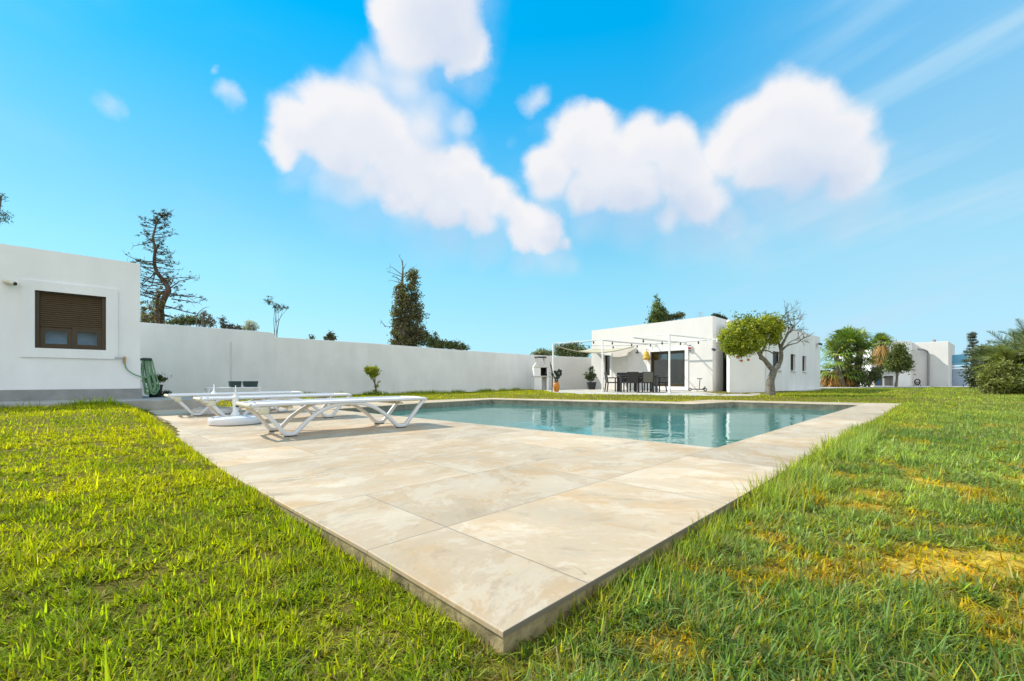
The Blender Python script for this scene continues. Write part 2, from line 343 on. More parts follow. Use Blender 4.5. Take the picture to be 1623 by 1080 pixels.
# ------------------------------------------------------------------ mesh building
class MB:
    def __init__(s): s.v = []; s.f = []
    def add(s, vs, fs):
        o = len(s.v); s.v += [tuple(p) for p in vs]; s.f += [tuple(i + o for i in f) for f in fs]
    def box(s, c, d, ax=(1, 0), tilt=None):
        """box centred at c, size d; ax = plan direction of its x side"""
        a = Vector((ax[0], ax[1], 0)).normalized(); b = Vector((-a.y, a.x, 0)); k = Vector((0, 0, 1)); c = Vector(c)
        vs = [c + a * (x * d[0] / 2) + b * (y * d[1] / 2) + k * (z * d[2] / 2) for z in (-1, 1) for y in (-1, 1) for x in (-1, 1)]
        if tilt is not None: vs = [c + tilt @ (p - c) for p in vs]
        s.add(vs, [(0, 2, 3, 1), (4, 5, 7, 6), (0, 1, 5, 4), (2, 6, 7, 3), (0, 4, 6, 2), (1, 3, 7, 5)])
    def prism(s, poly, z0, z1, top=True, bottom=True):
        n = len(poly)
        area = sum(poly[i][0] * poly[(i + 1) % n][1] - poly[(i + 1) % n][0] * poly[i][1] for i in range(n))
        if area < 0: poly = poly[::-1]
        vs = [(p[0], p[1], z0) for p in poly] + [(p[0], p[1], z1) for p in poly]
        fs = [(i, (i + 1) % n, n + (i + 1) % n, n + i) for i in range(n)]
        if top: fs.append(tuple(range(n, 2 * n)))
        if bottom: fs.append(tuple(range(n - 1, -1, -1)))
        s.add(vs, fs)
    def tube(s, pts, rad, n=8, cap=True):
        pts = [Vector(p) for p in pts]
        if not isinstance(rad, (list, tuple)): rad = [rad] * len(pts)
        o = len(s.v); up = None; m = len(pts)
        for i, p in enumerate(pts):
            t = (pts[min(i + 1, m - 1)] - pts[max(i - 1, 0)])
            t = t.normalized() if t.length > 1e-9 else Vector((0, 0, 1))
            if up is None:
                up = Vector((0, 0, 1)) if abs(t.z) < .9 else Vector((1, 0, 0))
            a = t.cross(up)
            if a.length < 1e-6: a = t.cross(Vector((1, .3, .2)))
            a.normalize(); b = a.cross(t).normalized(); up = b
            for k in range(n):
                th = 2 * math.pi * k / n
                q = p + (a * math.cos(th) + b * math.sin(th)) * rad[i]
                s.v.append(tuple(q))
        for i in range(m - 1):
            for k in range(n):
                s.f.append((o + i * n + k, o + i * n + (k + 1) % n, o + (i + 1) * n + (k + 1) % n, o + (i + 1) * n + k))
        if cap:
            s.f.append(tuple(o + k for k in range(n - 1, -1, -1))); s.f.append(tuple(o + (m - 1) * n + k for k in range(n)))
    def strip(s, pts, nrm, w, t):
        """bar of rectangular section swept along pts; w across (along nrm), t in the plane of the sweep"""
        pts = [Vector(p) for p in pts]; nrm = Vector(nrm).normalized(); m = len(pts); o = len(s.v)
        for i, p in enumerate(pts):
            tg = (pts[min(i + 1, m - 1)] - pts[max(i - 1, 0)]).normalized()
            b = nrm.cross(tg).normalized()
            tt = t[i] if isinstance(t, (list, tuple)) else t
            for (x, y) in ((-1, -.6), (-.75, -1), (.75, -1), (1, -.6), (1, .6), (.75, 1), (-.75, 1), (-1, .6)):
                s.v.append(tuple(p + nrm * (x * w / 2) + b * (y * tt / 2)))
        for i in range(m - 1):
            for k in range(8):
                s.f.append((o + i * 8 + k, o + i * 8 + (k + 1) % 8, o + (i + 1) * 8 + (k + 1) % 8, o + (i + 1) * 8 + k))
        s.f.append(tuple(o + k for k in range(7, -1, -1))); s.f.append(tuple(o + (m - 1) * 8 + k for k in range(8)))
    def lathe(s, prof, c=(0, 0, 0), n=24):
        o = len(s.v); m = len(prof)
        for r, z in prof:
            for k in range(n):
                th = 2 * math.pi * k / n
                s.v.append((c[0] + r * math.cos(th), c[1] + r * math.sin(th), c[2] + z))
        for i in range(m - 1):
            for k in range(n):
                s.f.append((o + i * n + k, o + i * n + (k + 1) % n, o + (i + 1) * n + (k + 1) % n, o + (i + 1) * n + k))
        s.f.append(tuple(o + k for k in range(n - 1, -1, -1))); s.f.append(tuple(o + (m - 1) * n + k for k in range(n)))
    def wall(s, p0, p1, z0, z1, thick, holes=(), cut=0.0):
        """upright wall from p0 to p1 (plan), outer face on the line, body behind it (to the left of p0->p1);
        holes = (s0, s1, za, zb) cut right through with reveals"""
        p0 = Vector((p0[0], p0[1], 0)); p1 = Vector((p1[0], p1[1], 0)); d = p1 - p0; L = d.length; d.normalize(); nb = Vector((-d.y, d.x, 0))
        p0 = p0 + d * cut; L -= cut; holes = [(h[0] - cut, h[1] - cut, h[2], h[3]) for h in holes]
        ss = sorted({0, L, *[h[0] for h in holes], *[h[1] for h in holes]}); zs = sorted({z0, z1, *[h[2] for h in holes], *[h[3] for h in holes]})
        inside = lambda a, b: any(h[0] < a < h[1] and h[2] < b < h[3] for h in holes)
        P = lambda a, z, t: p0 + d * a + nb * t + Vector((0, 0, z))
        for i in range(len(ss) - 1):
            for j in range(len(zs) - 1):
                a, b, c, e = ss[i], ss[i + 1], zs[j], zs[j + 1]
                if inside((a + b) / 2, (c + e) / 2): continue
                s.add([P(a, c, 0), P(b, c, 0), P(b, e, 0), P(a, e, 0)], [(0, 1, 2, 3)])
                s.add([P(a, c, thick), P(b, c, thick), P(b, e, thick), P(a, e, thick)], [(3, 2, 1, 0)])
        for h in holes:
            a, b, c, e = h
            s.add([P(a, c, 0), P(b, c, 0), P(b, e, 0), P(a, e, 0), P(a, c, thick), P(b, c, thick), P(b, e, thick), P(a, e, thick)],
                  [(0, 4, 5, 1), (1, 5, 6, 2), (2, 6, 7, 3), (3, 7, 4, 0)])
        s.add([P(0, z1, 0), P(L, z1, 0), P(L, z1, thick), P(0, z1, thick)], [(0, 1, 2, 3)])
        s.add([P(0, z0, 0), P(0, z1, 0), P(0, z1, thick), P(0, z0, thick)], [(0, 1, 2, 3)])
        s.add([P(L, z0, 0), P(L, z1, 0), P(L, z1, thick), P(L, z0, thick)], [(3, 2, 1, 0)])

def link(o, parent=None):
    COL.objects.link(o)
    if parent is not None: o.parent = parent
    return o
def build(name, mb, mat, parent=None, org=(0, 0, 0), smooth=False, bevel=0.0, loc=None, rotz=0.0):
    """MB -> one mesh object. Vertices are given in world space when org is the parent's place (they are made local)."""
    org = Vector(org)
    me = bpy.data.meshes.new(name)
    me.from_pydata([tuple(Vector(p) - org) for p in mb.v], [], mb.f)
    bm = bmesh.new(); bm.from_mesh(me)
    bmesh.ops.remove_doubles(bm, verts=bm.verts, dist=1e-5)
    bmesh.ops.recalc_face_normals(bm, faces=bm.faces)
    bm.to_mesh(me); bm.free()
    if smooth:
        for p in me.polygons: p.use_smooth = True
        try: me.set_sharp_from_angle(angle=math.radians(40))
        except Exception: pass
    me.materials.append(mat)
    o = bpy.data.objects.new(name, me); link(o, parent)
    if loc is not None: o.location = loc
    elif parent is None: o.location = org
    o.rotation_euler = (0, 0, rotz)
    if bevel > 0:
        b = o.modifiers.new('bevel', 'BEVEL'); b.width = bevel; b.segments = 2; b.limit_method = 'ANGLE'
    return o
def npmesh(name, V, FQ, mat, parent=None, org=(0, 0, 0), col=None, k=None):
    """numpy mesh: V (n,3), FQ (m,k) one polygon size"""
    V = np.asarray(V, dtype=np.float32) - np.asarray(org, dtype=np.float32)
    FQ = np.asarray(FQ, dtype=np.int32); k = FQ.shape[1]
    me = bpy.data.meshes.new(name)
    me.vertices.add(len(V)); me.vertices.foreach_set('co', V.ravel())
    me.loops.add(FQ.size); me.loops.foreach_set('vertex_index', FQ.ravel())
    me.polygons.add(len(FQ)); me.polygons.foreach_set('loop_start', np.arange(len(FQ), dtype=np.int32) * k)
    try: me.polygons.foreach_set('loop_total', np.full(len(FQ), k, dtype=np.int32))
    except Exception: pass
    me.update(calc_edges=True)
    if col is not None:
        at_ = me.color_attributes.new('Col', 'FLOAT_COLOR', 'POINT')
        c4 = np.ones((len(V), 4), dtype=np.float32); c4[:, :3] = col
        at_.data.foreach_set('color', c4.ravel())
    me.materials.append(mat)
    o = bpy.data.objects.new(name, me); link(o, parent)
    if parent is None: o.location = org
    return o
def tag(o, label, cat, group=None):
    o['label'] = label; o['category'] = cat
    if group: o['group'] = group
    return o
def thing(name, label, cat, loc=(0, 0, 0), rotz=0.0, group=None):
    o = bpy.data.objects.new(name, None); COL.objects.link(o)
    o.empty_display_size = .2
    o.location = loc; o.rotation_euler = (0, 0, rotz)
    return tag(o, label, cat, group)
def struct(o): o['kind'] = 'structure'; return o
def dup(root, loc, rotz=0.0, label=None):
    def cp(o, parent):
        c = o.copy(); COL.objects.link(c)
        if parent is not None: c.parent = parent
        for ch in [x for x in o.children]: cp(ch, c)
        return c
    r = cp(root, None); r.location = loc; r.rotation_euler = (0, 0, rotz)
    if label: r['label'] = label
    return r

# smooth 2-d value noise
_lat = RNG.random((256, 256)).astype(np.float32)
def vnoise(x, y, sc, seed=0):
    x = np.asarray(x) * sc + seed * 17.3 + 1000; y = np.asarray(y) * sc + seed * 31.7 + 1000
    xi = np.floor(x).astype(int); yi = np.floor(y).astype(int); fx = x - xi; fy = y - yi
    fx = fx * fx * (3 - 2 * fx); fy = fy * fy * (3 - 2 * fy)
    a = _lat[xi % 256, yi % 256]; b = _lat[(xi + 1) % 256, yi % 256]; c = _lat[xi % 256, (yi + 1) % 256]; d = _lat[(xi + 1) % 256, (yi + 1) % 256]
    return (a * (1 - fx) + b * fx) * (1 - fy) + (c * (1 - fx) + d * fx) * fy
def fbm(x, y, sc, seed=0, o=4):
    r = 0; w = 0; am = 1
    for i in range(o):
        r = r + am * vnoise(x, y, sc * 2 ** i, seed + i); w += am; am *= .55
    return r / w
def sst(a, b, x):
    t = np.clip((np.asarray(x) - a) / (b - a), 0, 1); return t * t * (3 - 2 * t)
def inpoly(x, y, poly):
    r = np.zeros(np.shape(x), bool); n = len(poly)
    for i in range(n):
        x0, y0 = poly[i][0], poly[i][1]; x1, y1 = poly[(i + 1) % n][0], poly[(i + 1) % n][1]
        c = ((y0 > y) != (y1 > y)) & (x < (x1 - x0) * (y - y0) / (y1 - y0 + 1e-12) + x0)
        r ^= c
    return r
def catmull(pts, n=6):
    pts = [Vector(p) for p in pts]; out = []
    P = [pts[0] * 2 - pts[1]] + pts + [pts[-1] * 2 - pts[-2]]
    for i in range(1, len(P) - 2):
        for k in range(n):
            t = k / n; a, b, c, d = P[i - 1], P[i], P[i + 1], P[i + 2]
            out.append(.5 * ((2 * b) + (c - a) * t + (2 * a - 5 * b + 4 * c - d) * t * t + (3 * b - a - 3 * c + d) * t ** 3))
    out.append(pts[-1]); return out

M['seam'] = pmat('wall_seam', (.70, .70, .68), .9, var=.1)

M['painted_reflection'] = pmat('painted_sky_reflection', (.26, .46, .62), .9, var=.35, vscale=3)  # blue painted in to stand for sky reflected in the left house panes

M['window_glass'] = glass_mat('tinted_glass', (.85, .9, .95), 1.45, .0)
EXPO, SUNE, SKYS, CLD = 0.74, 3.5, 0.13, 4.35
VEIL = (.56, .82, 1.0)
SKC = [tuple(v / 4 / 1.03 for v in c) + (1,) for c in ((1.60, 2.65, 3.15), (1.5, 2.68, 3.15), (1.15, 2.6, 3.1), (.80, 2.28, 3.05), (.15, 1.87, 3.2), (.0, 1.78, 3.2))]
# ------------------------------------------------------------------ plan of the place
DECK = [G(798, 1002), G(1432, 640), G(1165, 634.8), G(1125, 633.8), G(1073, 637), G(780, 631), G(671, 634.8), G(290, 647.5), G(222, 652), G(359, 749), G(578, 870)]
POOL = [G(1135, 710), G(1361, 642), G(1163, 637), G(1098, 640.4), G(780, 633), G(671, 639.0), G(524, 649)]
DK = [(p.x, p.y) for p in DECK]; PL = [(p.x, p.y) for p in POOL]
HC = np.array([-8.37, 9.80])                       # corner of the left house
TF = np.array([-7.43, 8.73])                       # terrace front line
T0, T1 = TF - U2 * 9, TF + U2 * 1.17
TERR = [tuple(T0), tuple(T1), tuple(T1 + V2 * 3.4), tuple(T0 + V2 * 3.4)]
LH = [tuple(HC - U2 * 8), tuple(HC), tuple(HC + V2 * 4.8), tuple(HC - U2 * 8 + V2 * 4.8)]
A = np.array([9.40, 20.40]); VF = np.array([-.6, .8]); IN = np.array([.8, .6])
Lh = A + VF * 7.63
MAIN = [tuple(A), tuple(A + U2 * 10), tuple(Lh + IN * 10), tuple(Lh)]
W1 = np.array([9.55, 19.13]); W2 = np.array([11.02, 18.98]); W3 = np.array([19.30, 27.26]); W5 = np.array([10.65, 21.65])
WING = [tuple(W1), tuple(W2), tuple(W3), tuple(W3 + V2 * 5), tuple(W5)]
B0 = np.array([-16.4, 10.3]); B1 = np.array([-9.39, 17.30]); B2 = np.array([1.42, 26.0]); B3 = np.array([4.95, 27.05])
PAT = [G(880, 622, .07), G(920, 624, .07), G(1140, 627, .07), G(1190, 627, .07), G(1207, 624.8, .07), G(1246, 622.6, .07), G(1301, 617, .07)]
PAT = [(p.x, p.y) for p in PAT] + [(19.9, 27.9), (17, 31), (4.6, 31), (4.6, 27.3), (1.6, 26.1)]
FAR = [(18.2, 26.6), (22.5, 29.6), (27.5, 31.2), (33, 32.6), (38.5, 34.6), (46, 37), (52, 60), (16, 60), (16, 30)]

def hgt(x, y):
    x = np.asarray(x, float); y = np.asarray(y, float)
    dx = x - O2[0]; dy = y - O2[1]
    u = dx * .705 + dy * .709; v = -dx * .709 + dy * .705
    h = -.066 + .026 * sst(.9, 2.2, v) * sst(.4, -.05, u) + .027 * sst(1.0, 3.0, np.maximum(u, v))
    h = h + sst(.6, -.4, u) * (sst(3.5, 9.0, v) * .15 + sst(1.5, 4, v) * .0)
    h = h + sst(.3, -.2, v) * sst(1.8, 2.8, u) * sst(-2.2, -.2, v) * .030
    h = h + sst(15.6, 17.2, y + .3 * x) * sst(-3, 1.5, x) * sst(16, 12, x) * .085
    far = sst(14, 30, np.hypot(x, y)) * sst(6, 14, x) * .07
    h = h + far
    h = h + (fbm(x, y, 1.3, 3) - .5) * .035 + (fbm(x, y, 6, 5, 2) - .5) * .016
    return h
def bare(x, y):
    """0..1: worn patches"""
    dx = x - O2[0]; dy = y - O2[1]; v = -dx * .709 + dy * .705
    n = fbm(x, y, 2.6, 21, 3); n2 = fbm(x, y, 9.0, 27, 3)
    k = .62 * sst(.1, -.4, v) * sst(4.2, 1.9, y) + .35 * sst(.1, -.5, v) * sst(9, 3, y)
    b = sst(.50, .66, n * .5 + n2 * .5) * np.clip(k + .16, 0, 1)
    for (px, py, rx, ry, s) in ((1470, 905, .19, .075, 1.0), (1462, 838, .26, .035, .95), (1560, 880, .12, .05, .8), (1235, 905, .08, .05, .8), (1205, 833, .12, .03, .8), (1320, 915, .10, .06, .8)):
        c = G(px, py, -.05)
        d = np.hypot((x - c.x) / rx, (y - c.y) / ry)
        b = np.maximum(b, s * sst(1.25, .5, d + (n2 - .5) * 2.6))
    return b

# ---- ground: one sheet with an opening under the deck
gx = np.concatenate([-np.geomspace(400, 13, 22), np.arange(-12.8, 22.01, .2), np.geomspace(23, 500, 24)])
gy = np.concatenate([-np.geomspace(300, 2.2, 18), np.arange(-2, 20.01, .2), np.geomspace(20.8, 900, 34)])
XX, YY = np.meshgrid(gx, gy, indexing='ij')
ZZ = hgt(XX, YY)
nx, ny = XX.shape
idx = np.arange(nx * ny).reshape(nx, ny)
quads = np.stack([idx[:-1, :-1], idx[1:, :-1], idx[1:, 1:], idx[:-1, 1:]], -1).reshape(-1, 4)
cin = inpoly(XX, YY, DK)
keep = ~(cin.ravel()[quads].all(1))
quads = quads[keep]
bb = bare(XX, YY).ravel()
dd = np.hypot(XX, YY).ravel()
dxx = (XX - O2[0]).ravel(); dyy = (YY - O2[1]).ravel(); vv = -dxx * .709 + dyy * .705
right = sst(.5, -.8, vv)
gc = np.zeros((nx * ny, 3))
c_l = np.array([.150, .125, .020]); c_r = np.array([.130, .140, .030]); c_b = np.array([.72, .48, .060]); c_bl = np.array([.26, .20, .06])
gc[:] = c_l * (1 - right[:, None]) + c_r * right[:, None]
gc = gc * (1 - bb[:, None]) + (c_b * right[:, None] + c_bl * (1 - right[:, None])) * bb[:, None]
farw = sst(20, 40, dd)[:, None]
gc = gc * (1 - farw) + np.array([.11, .14, .035]) * farw
ground = npmesh('ground', np.stack([XX, YY, ZZ], -1).reshape(-1, 3), quads, M['ground'], col=gc)
for p in ground.data.polygons: p.use_smooth = True
struct(ground)

# ---- deck with the pool opening
def ring_mesh(name, outer, inner, z_top, z_bot, mat, inset=0.0):
    bm = bmesh.new()
    def loop(poly, z): return [bm.verts.new((p[0], p[1], z)) for p in poly]
    o = loop(outer, z_top); i = loop(inner, z_top)
    ed = []
    for L in (o, i):
        for k in range(len(L)): ed.append(bm.edges.new((L[k], L[(k + 1) % len(L)])))
    bmesh.ops.triangle_fill(bm, use_beauty=True, use_dissolve=False, edges=ed)
    ob = loop(outer, z_bot); ib = loop(inner, z_bot)
    for T, B in ((o, ob), (i, ib)):
        for k in range(len(T)):
            bm.faces.new((T[k], T[(k + 1) % len(T)], B[(k + 1) % len(T)], B[k]))
    bmesh.ops.recalc_face_normals(bm, faces=bm.faces)
    me = bpy.data.meshes.new(name); bm.to_mesh(me); bm.free(); me.materials.append(mat)
    return me
def to_uv(poly):
    r = []
    for p in poly:
        d = np.array([p[0], p[1]]) - O2; r.append((float(d @ np.array([.705, .709])), float(d @ np.array([-.709, .705]))))
    return r
ANG = math.atan2(.709, .705)
def grow(poly, d):
    """move a polygon's sides outwards by d"""
    n = len(poly); ar = sum(poly[i][0] * poly[(i + 1) % n][1] - poly[(i + 1) % n][0] * poly[i][1] for i in range(n)); sg = 1 if ar > 0 else -1
    out = []
    for i in range(n):
        p0, p1, p2 = (Vector((*poly[(i + k - 1) % n], 0)) for k in range(3))
        a = (p1 - p0).normalized(); b = (p2 - p1).normalized()
        na = Vector((a.y, -a.x, 0)) * sg; nb = Vector((b.y, -b.x, 0)) * sg
        h = (na + nb); h = h / max(h.length_squared / 2, .35)
        q = p1 + h * d; out.append((q.x, q.y))
    return out
du = to_uv(DK); pu = to_uv(PL)
me = ring_mesh('pool_deck', du, pu, 0.0, -.015, M['deck'])
deck = struct(link(bpy.data.objects.new('pool_deck', me))); deck.location = (O2[0], O2[1], 0); deck.rotation_euler = (0, 0, ANG)
bv = deck.modifiers.new('bevel', 'BEVEL'); bv.width = .003; bv.segments = 2; bv.limit_method = 'ANGLE'
me = ring_mesh('deck_kerb', grow(du, -.004), grow(pu, .006), -.015, -.40, M['deck_side'])
kerb = struct(link(bpy.data.objects.new('deck_kerb', me))); kerb.location = deck.location; kerb.rotation_euler = deck.rotation_euler
# ---- basin and water
mb = MB()
n = len(PL); pin = grow(PL, .004)
vs = [(p[0], p[1], -.21) for p in pin] + [(p[0], p[1], -1.45) for p in pin]
mb.add(vs, [(i, (i + 1) % n, n + (i + 1) % n, n + i) for i in range(n)] + [tuple(range(n, 2 * n))])
struct(build('pool_basin', mb, M['pool']))
mb = MB()
po = grow(PL, .003)
vs = [(p[0], p[1], -.023) for p in po] + [(p[0], p[1], -.215) for p in po]
mb.add(vs, [(i, (i + 1) % n, n + (i + 1) % n, n + i) for i in range(n)])
struct(build('pool_waterline_band', mb, M['pool_rim']))
mb = MB(); mb.add([(p[0], p[1], -.145) for p in PL], [tuple(range(n))])
struct(build('pool_water', mb, M['water']))

# ---- terrace, patio, far yard
mb = MB(); mb.prism(TERR, -.3, .20); struct(build('terrace', mb, M['concrete'], bevel=.008))
mb = MB(); mb.prism(PAT, -.3, .055); struct(build('patio', mb, M['patio'], bevel=.006))
mb = MB(); mb.prism(FAR, -.3, .066); struct(build('yard_paving', mb, M['concrete'], bevel=.006))

# ------------------------------------------------------------------ grass (one uncountable mass)
def grass_points(r0, r1, dens, a=63):
    if r1 < 14: a = 84
    area = math.radians(2 * a) / 2 * (r1 * r1 - r0 * r0)
    n = int(area * dens)
    r = np.sqrt(RNG.random(n) * (r1 * r1 - r0 * r0) + r0 * r0); th = np.radians(RNG.uniform(-a, a, n))
    x = r * np.sin(th); y = r * np.cos(th)
    ex = inpoly(x, y, DK) | inpoly(x, y, TERR) | inpoly(x, y, PAT) | inpoly(x, y, FAR) | inpoly(x, y, MAIN) | inpoly(x, y, WING) | inpoly(x, y, LH)
    w1 = (x - B1[0]) * .627 * 0 + ((B2 - B1)[0] * (y - B1[1]) - (B2 - B1)[1] * (x - B1[0]))   # left of the wall line = behind it
    w0 = ((B1 - B0)[0] * (y - B0[1]) - (B1 - B0)[1] * (x - B0[0])); w3 = ((B3 - B2)[0] * (y - B2[1]) - (B3 - B2)[1] * (x - B2[0]))
    beh = ((w1 > 0) & (x < B2[0]) & (x > B1[0])) | ((w0 > 0) & (x <= B1[0])) | ((w3 > 0) & (x >= B2[0]) & (x < 5.5))
    ok = ~ex & ~beh
    return x[ok], y[ok]
GV, GF, GCOL = [], [], []; gbase = 0
def add_blades(x, y, L, w, th0, bend, head, col, seg):
    global gbase
    n = len(x); z = hgt(x, y) - .004
    rows = seg + 1
    s = np.linspace(0, 1, rows)
    P = np.zeros((n, rows, 2, 3), np.float32)
    cx = np.cos(head); sy = np.sin(head); px = -sy; py = cx
    hx = np.zeros(n); hz = np.zeros(n); prev = 0
    for k in range(rows):
        if k > 0:
            ds = s[k] - prev; th = th0 + bend * (s[k] + prev) / 2
            hx = hx + L * ds * np.sin(th); hz = hz + L * ds * np.cos(th); prev = s[k]
        ww = w * (1 - s[k] ** 1.6) * .5 + .0002
        for sd, sg in ((0, -1), (1, 1)):
            P[:, k, sd, 0] = x + hx * cx + sg * ww * px
            P[:, k, sd, 1] = y + hx * sy + sg * ww * py
            P[:, k, sd, 2] = z + np.maximum(hz, .002)
    ids = gbase + np.arange(n * rows * 2).reshape(n, rows, 2)
    q = np.stack([ids[:, :-1, 0], ids[:, :-1, 1], ids[:, 1:, 1], ids[:, 1:, 0]], -1).reshape(-1, 4)
    GV.append(P.reshape(-1, 3)); GF.append(q)
    c = np.repeat(col[:, None, :], rows * 2, 1).reshape(-1, 3)
    GCOL.append(c); gbase += n * rows * 2
def lawn_colour(x, y, n):
    dx = x - O2[0]; dy = y - O2[1]; u = dx * .705 + dy * .709; v = -dx * .709 + dy * .705
    kk_ = np.clip((u - 5) / 3, 0, 5); right = np.clip((.10 + kk_ - v) / (.28 + 2 * kk_), 0, 1) * sst(60, 9, y)
    t = fbm(x, y, 1.1, 41) ; t2 = fbm(x, y, 4.5, 45, 3); r = RNG.random(n); r2 = RNG.random(n)
    mixv = np.clip((t - .5) * 2.2 + (t2 - .5) * 1.6 + (r - .5) * .7 + .5, 0, 1)[:, None]
    left = np.array([.250, .345, .010]) * (1 - mixv) + np.array([.540, .540, .010]) * mixv
    rgt = np.array([.195, .305, .085]) * (1 - mixv) + np.array([.43, .54, .150]) * mixv
    c = left * (1 - right[:, None]) + rgt * right[:, None]
    near = sst(3.2, 1.2, np.hypot(x, y))[:, None]
    c = c * (1 - near * .35) + (np.array([.30, .42, .020]) * (1 - right[:, None]) + np.array([.22, .36, .08]) * right[:, None]) * near * .35
    b = bare(x, y)[:, None]
    yel = np.array([.62, .45, .018]) + (RNG.random(n) < .3)[:, None] * np.array([.02, -.09, .01]); straw = np.array([.42, .33, .14])
    py = np.clip(b * (r2 < .9)[:, None] * 1.5, 0, 1)
    c = c * (1 - py) + yel * py * (.6 + .4 * right[:, None])
    st = (RNG.random(n) < (.035 + .08 * sst(5, 1, np.hypot(x, y))))[:, None]
    c = np.where(st, straw * (.7 + .5 * r[:, None]), c)
    yl = (RNG.random(n) < .05 + .10 * right * sst(3.5, 1.5, y))[:, None]
    c = np.where(yl, np.array([.46, .42, .012]), c)
    c = c * (.55 + .85 * RNG.random(n) ** 1.3)[:, None]
    return c, right, b[:, 0], u, v
def blades_of(x, y, head, seg, wid, scale, tone, out):
    n = len(x)
    col, right, b, u, v = lawn_colour(x, y, n)
    col = col * tone[:, None]
    cl = fbm(x, y, 7.0, 61, 3)
    L = (.021 + .028 * RNG.random(n)) * scale * (1 + .28 * right) * (.60 + .85 * cl) * (1 - .40 * b)
    L *= 1 + .9 * (RNG.random(n) < .05)
    edge = (v < 0) & (v > -.16) & (u > .2)
    L = np.where(edge, L * (1.2 + .5 * sst(1.6, 2.6, u)), L)
    th0 = np.where(RNG.random(n) < out, RNG.uniform(.55, 1.35, n), RNG.uniform(.05, .7, n)); bend = RNG.uniform(-.6, 2.2, n)
    add_blades(x, y, L, wid * RNG.uniform(.6, 1.4, n), th0, bend, head, col, seg)
for (r0, r1, tufts, per, seg, wid) in ((.45, 1.8, 4300, 12, 4, .0050), (1.8, 3.6, 2300, 12, 3, .0058), (3.6, 6.8, 850, 11, 2, .0078)):
    x, y = grass_points(r0, r1, tufts); n = len(x)
    cl = fbm(x, y, 8.0, 61, 3)
    kp = RNG.random(n) < np.clip(.78 + (cl - .42) * 3.0, .45, 1) * np.clip(1.05 - bare(x, y) * .72, .06, 1)
    x, y = x[kp], y[kp]; n = len(x)
    sc_ = RNG.uniform(.65, 1.35, n); tn = RNG.uniform(.62, 1.30, n); sp = RNG.uniform(.004, .016, n)
    ii = np.repeat(np.arange(n), per); m = len(ii)
    hd = RNG.uniform(0, 6.283, m)
    hd = np.where(RNG.random(m) < .4, (fbm(x, y, 2.5, 77) * 9)[ii] + RNG.normal(0, .8, m), hd)
    xx = x[ii] + np.cos(hd) * sp[ii] * RNG.random(m) * 1.4; yy = y[ii] + np.sin(hd) * sp[ii] * RNG.random(m) * 1.4
    ok = ~inpoly(xx, yy, DK); ii = ii[ok]
    blades_of(xx[ok], yy[ok], hd[ok], seg, wid, sc_[ii] * .93, tn[ii], .76)
for (r0, r1, dens, seg, wid) in ((6.8, 13, 2200, 2, .0110), (13, 24, 560, 1, .021), (24, 46, 140, 1, .037)):
    x, y = grass_points(r0, r1, dens); n = len(x)
    cl = fbm(x, y, 7.0, 61, 3)
    kp = RNG.random(n) < np.clip(.55 + (cl - .40) * 3.2, .2, 1) * np.clip(1.05 - bare(x, y) * .8, .05, 1)
    x, y = x[kp], y[kp]; n = len(x)
    blades_of(x, y, RNG.uniform(0, 6.283, n), seg, wid, np.full(n, 1.0 + .012 * r0), RNG.uniform(.75, 1.2, n), .5)
for (r0, r1, dens) in ((.45, 1.9, 5200), (1.9, 4.2, 2200)):
    x, y = grass_points(r0, r1, dens); n = len(x)
    g_ = fbm(x, y, 5.0, 121, 3); kp = RNG.random(n) < sst(.40, .66, g_); x, y = x[kp], y[kp]; n = len(x)
    st_ = RNG.random(n)[:, None]
    col = np.array([.36, .27, .09]) * st_ + np.array([.24, .20, .03]) * (1 - st_); col = col * (.5 + .8 * RNG.random(n))[:, None]
    add_blades(x, y, RNG.uniform(.03, .085, n), .0034 * RNG.uniform(.6, 1.4, n), RNG.uniform(1.15, 1.5, n), RNG.uniform(-.3, .3, n), RNG.uniform(0, 6.28, n), col, 3)
    x, y = grass_points(r0, r1, dens * .30); n = len(x)
    g_ = fbm(x, y, 3.0, 131, 3); kp = RNG.random(n) < sst(.45, .68, g_); x, y = x[kp], y[kp]; n = len(x)
    col, right, b, u, v = lawn_colour(x, y, n)
    add_blades(x, y, RNG.uniform(.02, .045, n), .011 * RNG.uniform(.6, 1.3, n), RNG.uniform(.3, 1.1, n), RNG.uniform(.2, 1.2, n), RNG.uniform(0, 6.28, n), col * 1.1, 3)
# taller fringe that leans over the right deck edge and a few tufts by the corner
def edge_fringe(u0, u1, n, Lm, v0=-.10, v1=.0, side='r', up=.5):
    t = RNG.random(n)
    uu = u0 + (u1 - u0) * t; vvv = RNG.uniform(v0, v1, n)
    gr = fbm(uu, vvv * 0, 3.1, 91)
    kp = RNG.random(n) < sst(.35, .62, gr); uu, vvv, gr = uu[kp], vvv[kp], gr[kp]; n = len(uu)
    if side == 'r': x = O2[0] + uu * .705 - vvv * .709; y = O2[1] + uu * .709 + vvv * .705
    else: x = O2[0] + vvv * .705 - uu * .709; y = O2[1] + vvv * .709 + uu * .705
    ok = ~inpoly(x, y, DK); x, y, gr = x[ok], y[ok], gr[ok]; n = len(x)
    col, right, b, u, v = lawn_colour(x, y, n)
    L = Lm * RNG.uniform(.5, 1.15, n) * (.6 + .8 * gr)
    add_blades(x, y, L, .0040 + .0012 * np.sqrt(np.hypot(x, y)), RNG.uniform(.0, up, n), RNG.uniform(0, .9, n), RNG.uniform(0, 6.28, n), col, 4)
edge_fringe(.1, 1.8, 1100, .085)
edge_fringe(1.8, 6.2, 5200, .135, -.28)
edge_fringe(6.2, 14, 2600, .10, -.2)
edge_fringe(.15, 4.5, 2400, .062, side='l')
edge_fringe(4.5, 10.5, 2600, .085, side='l')
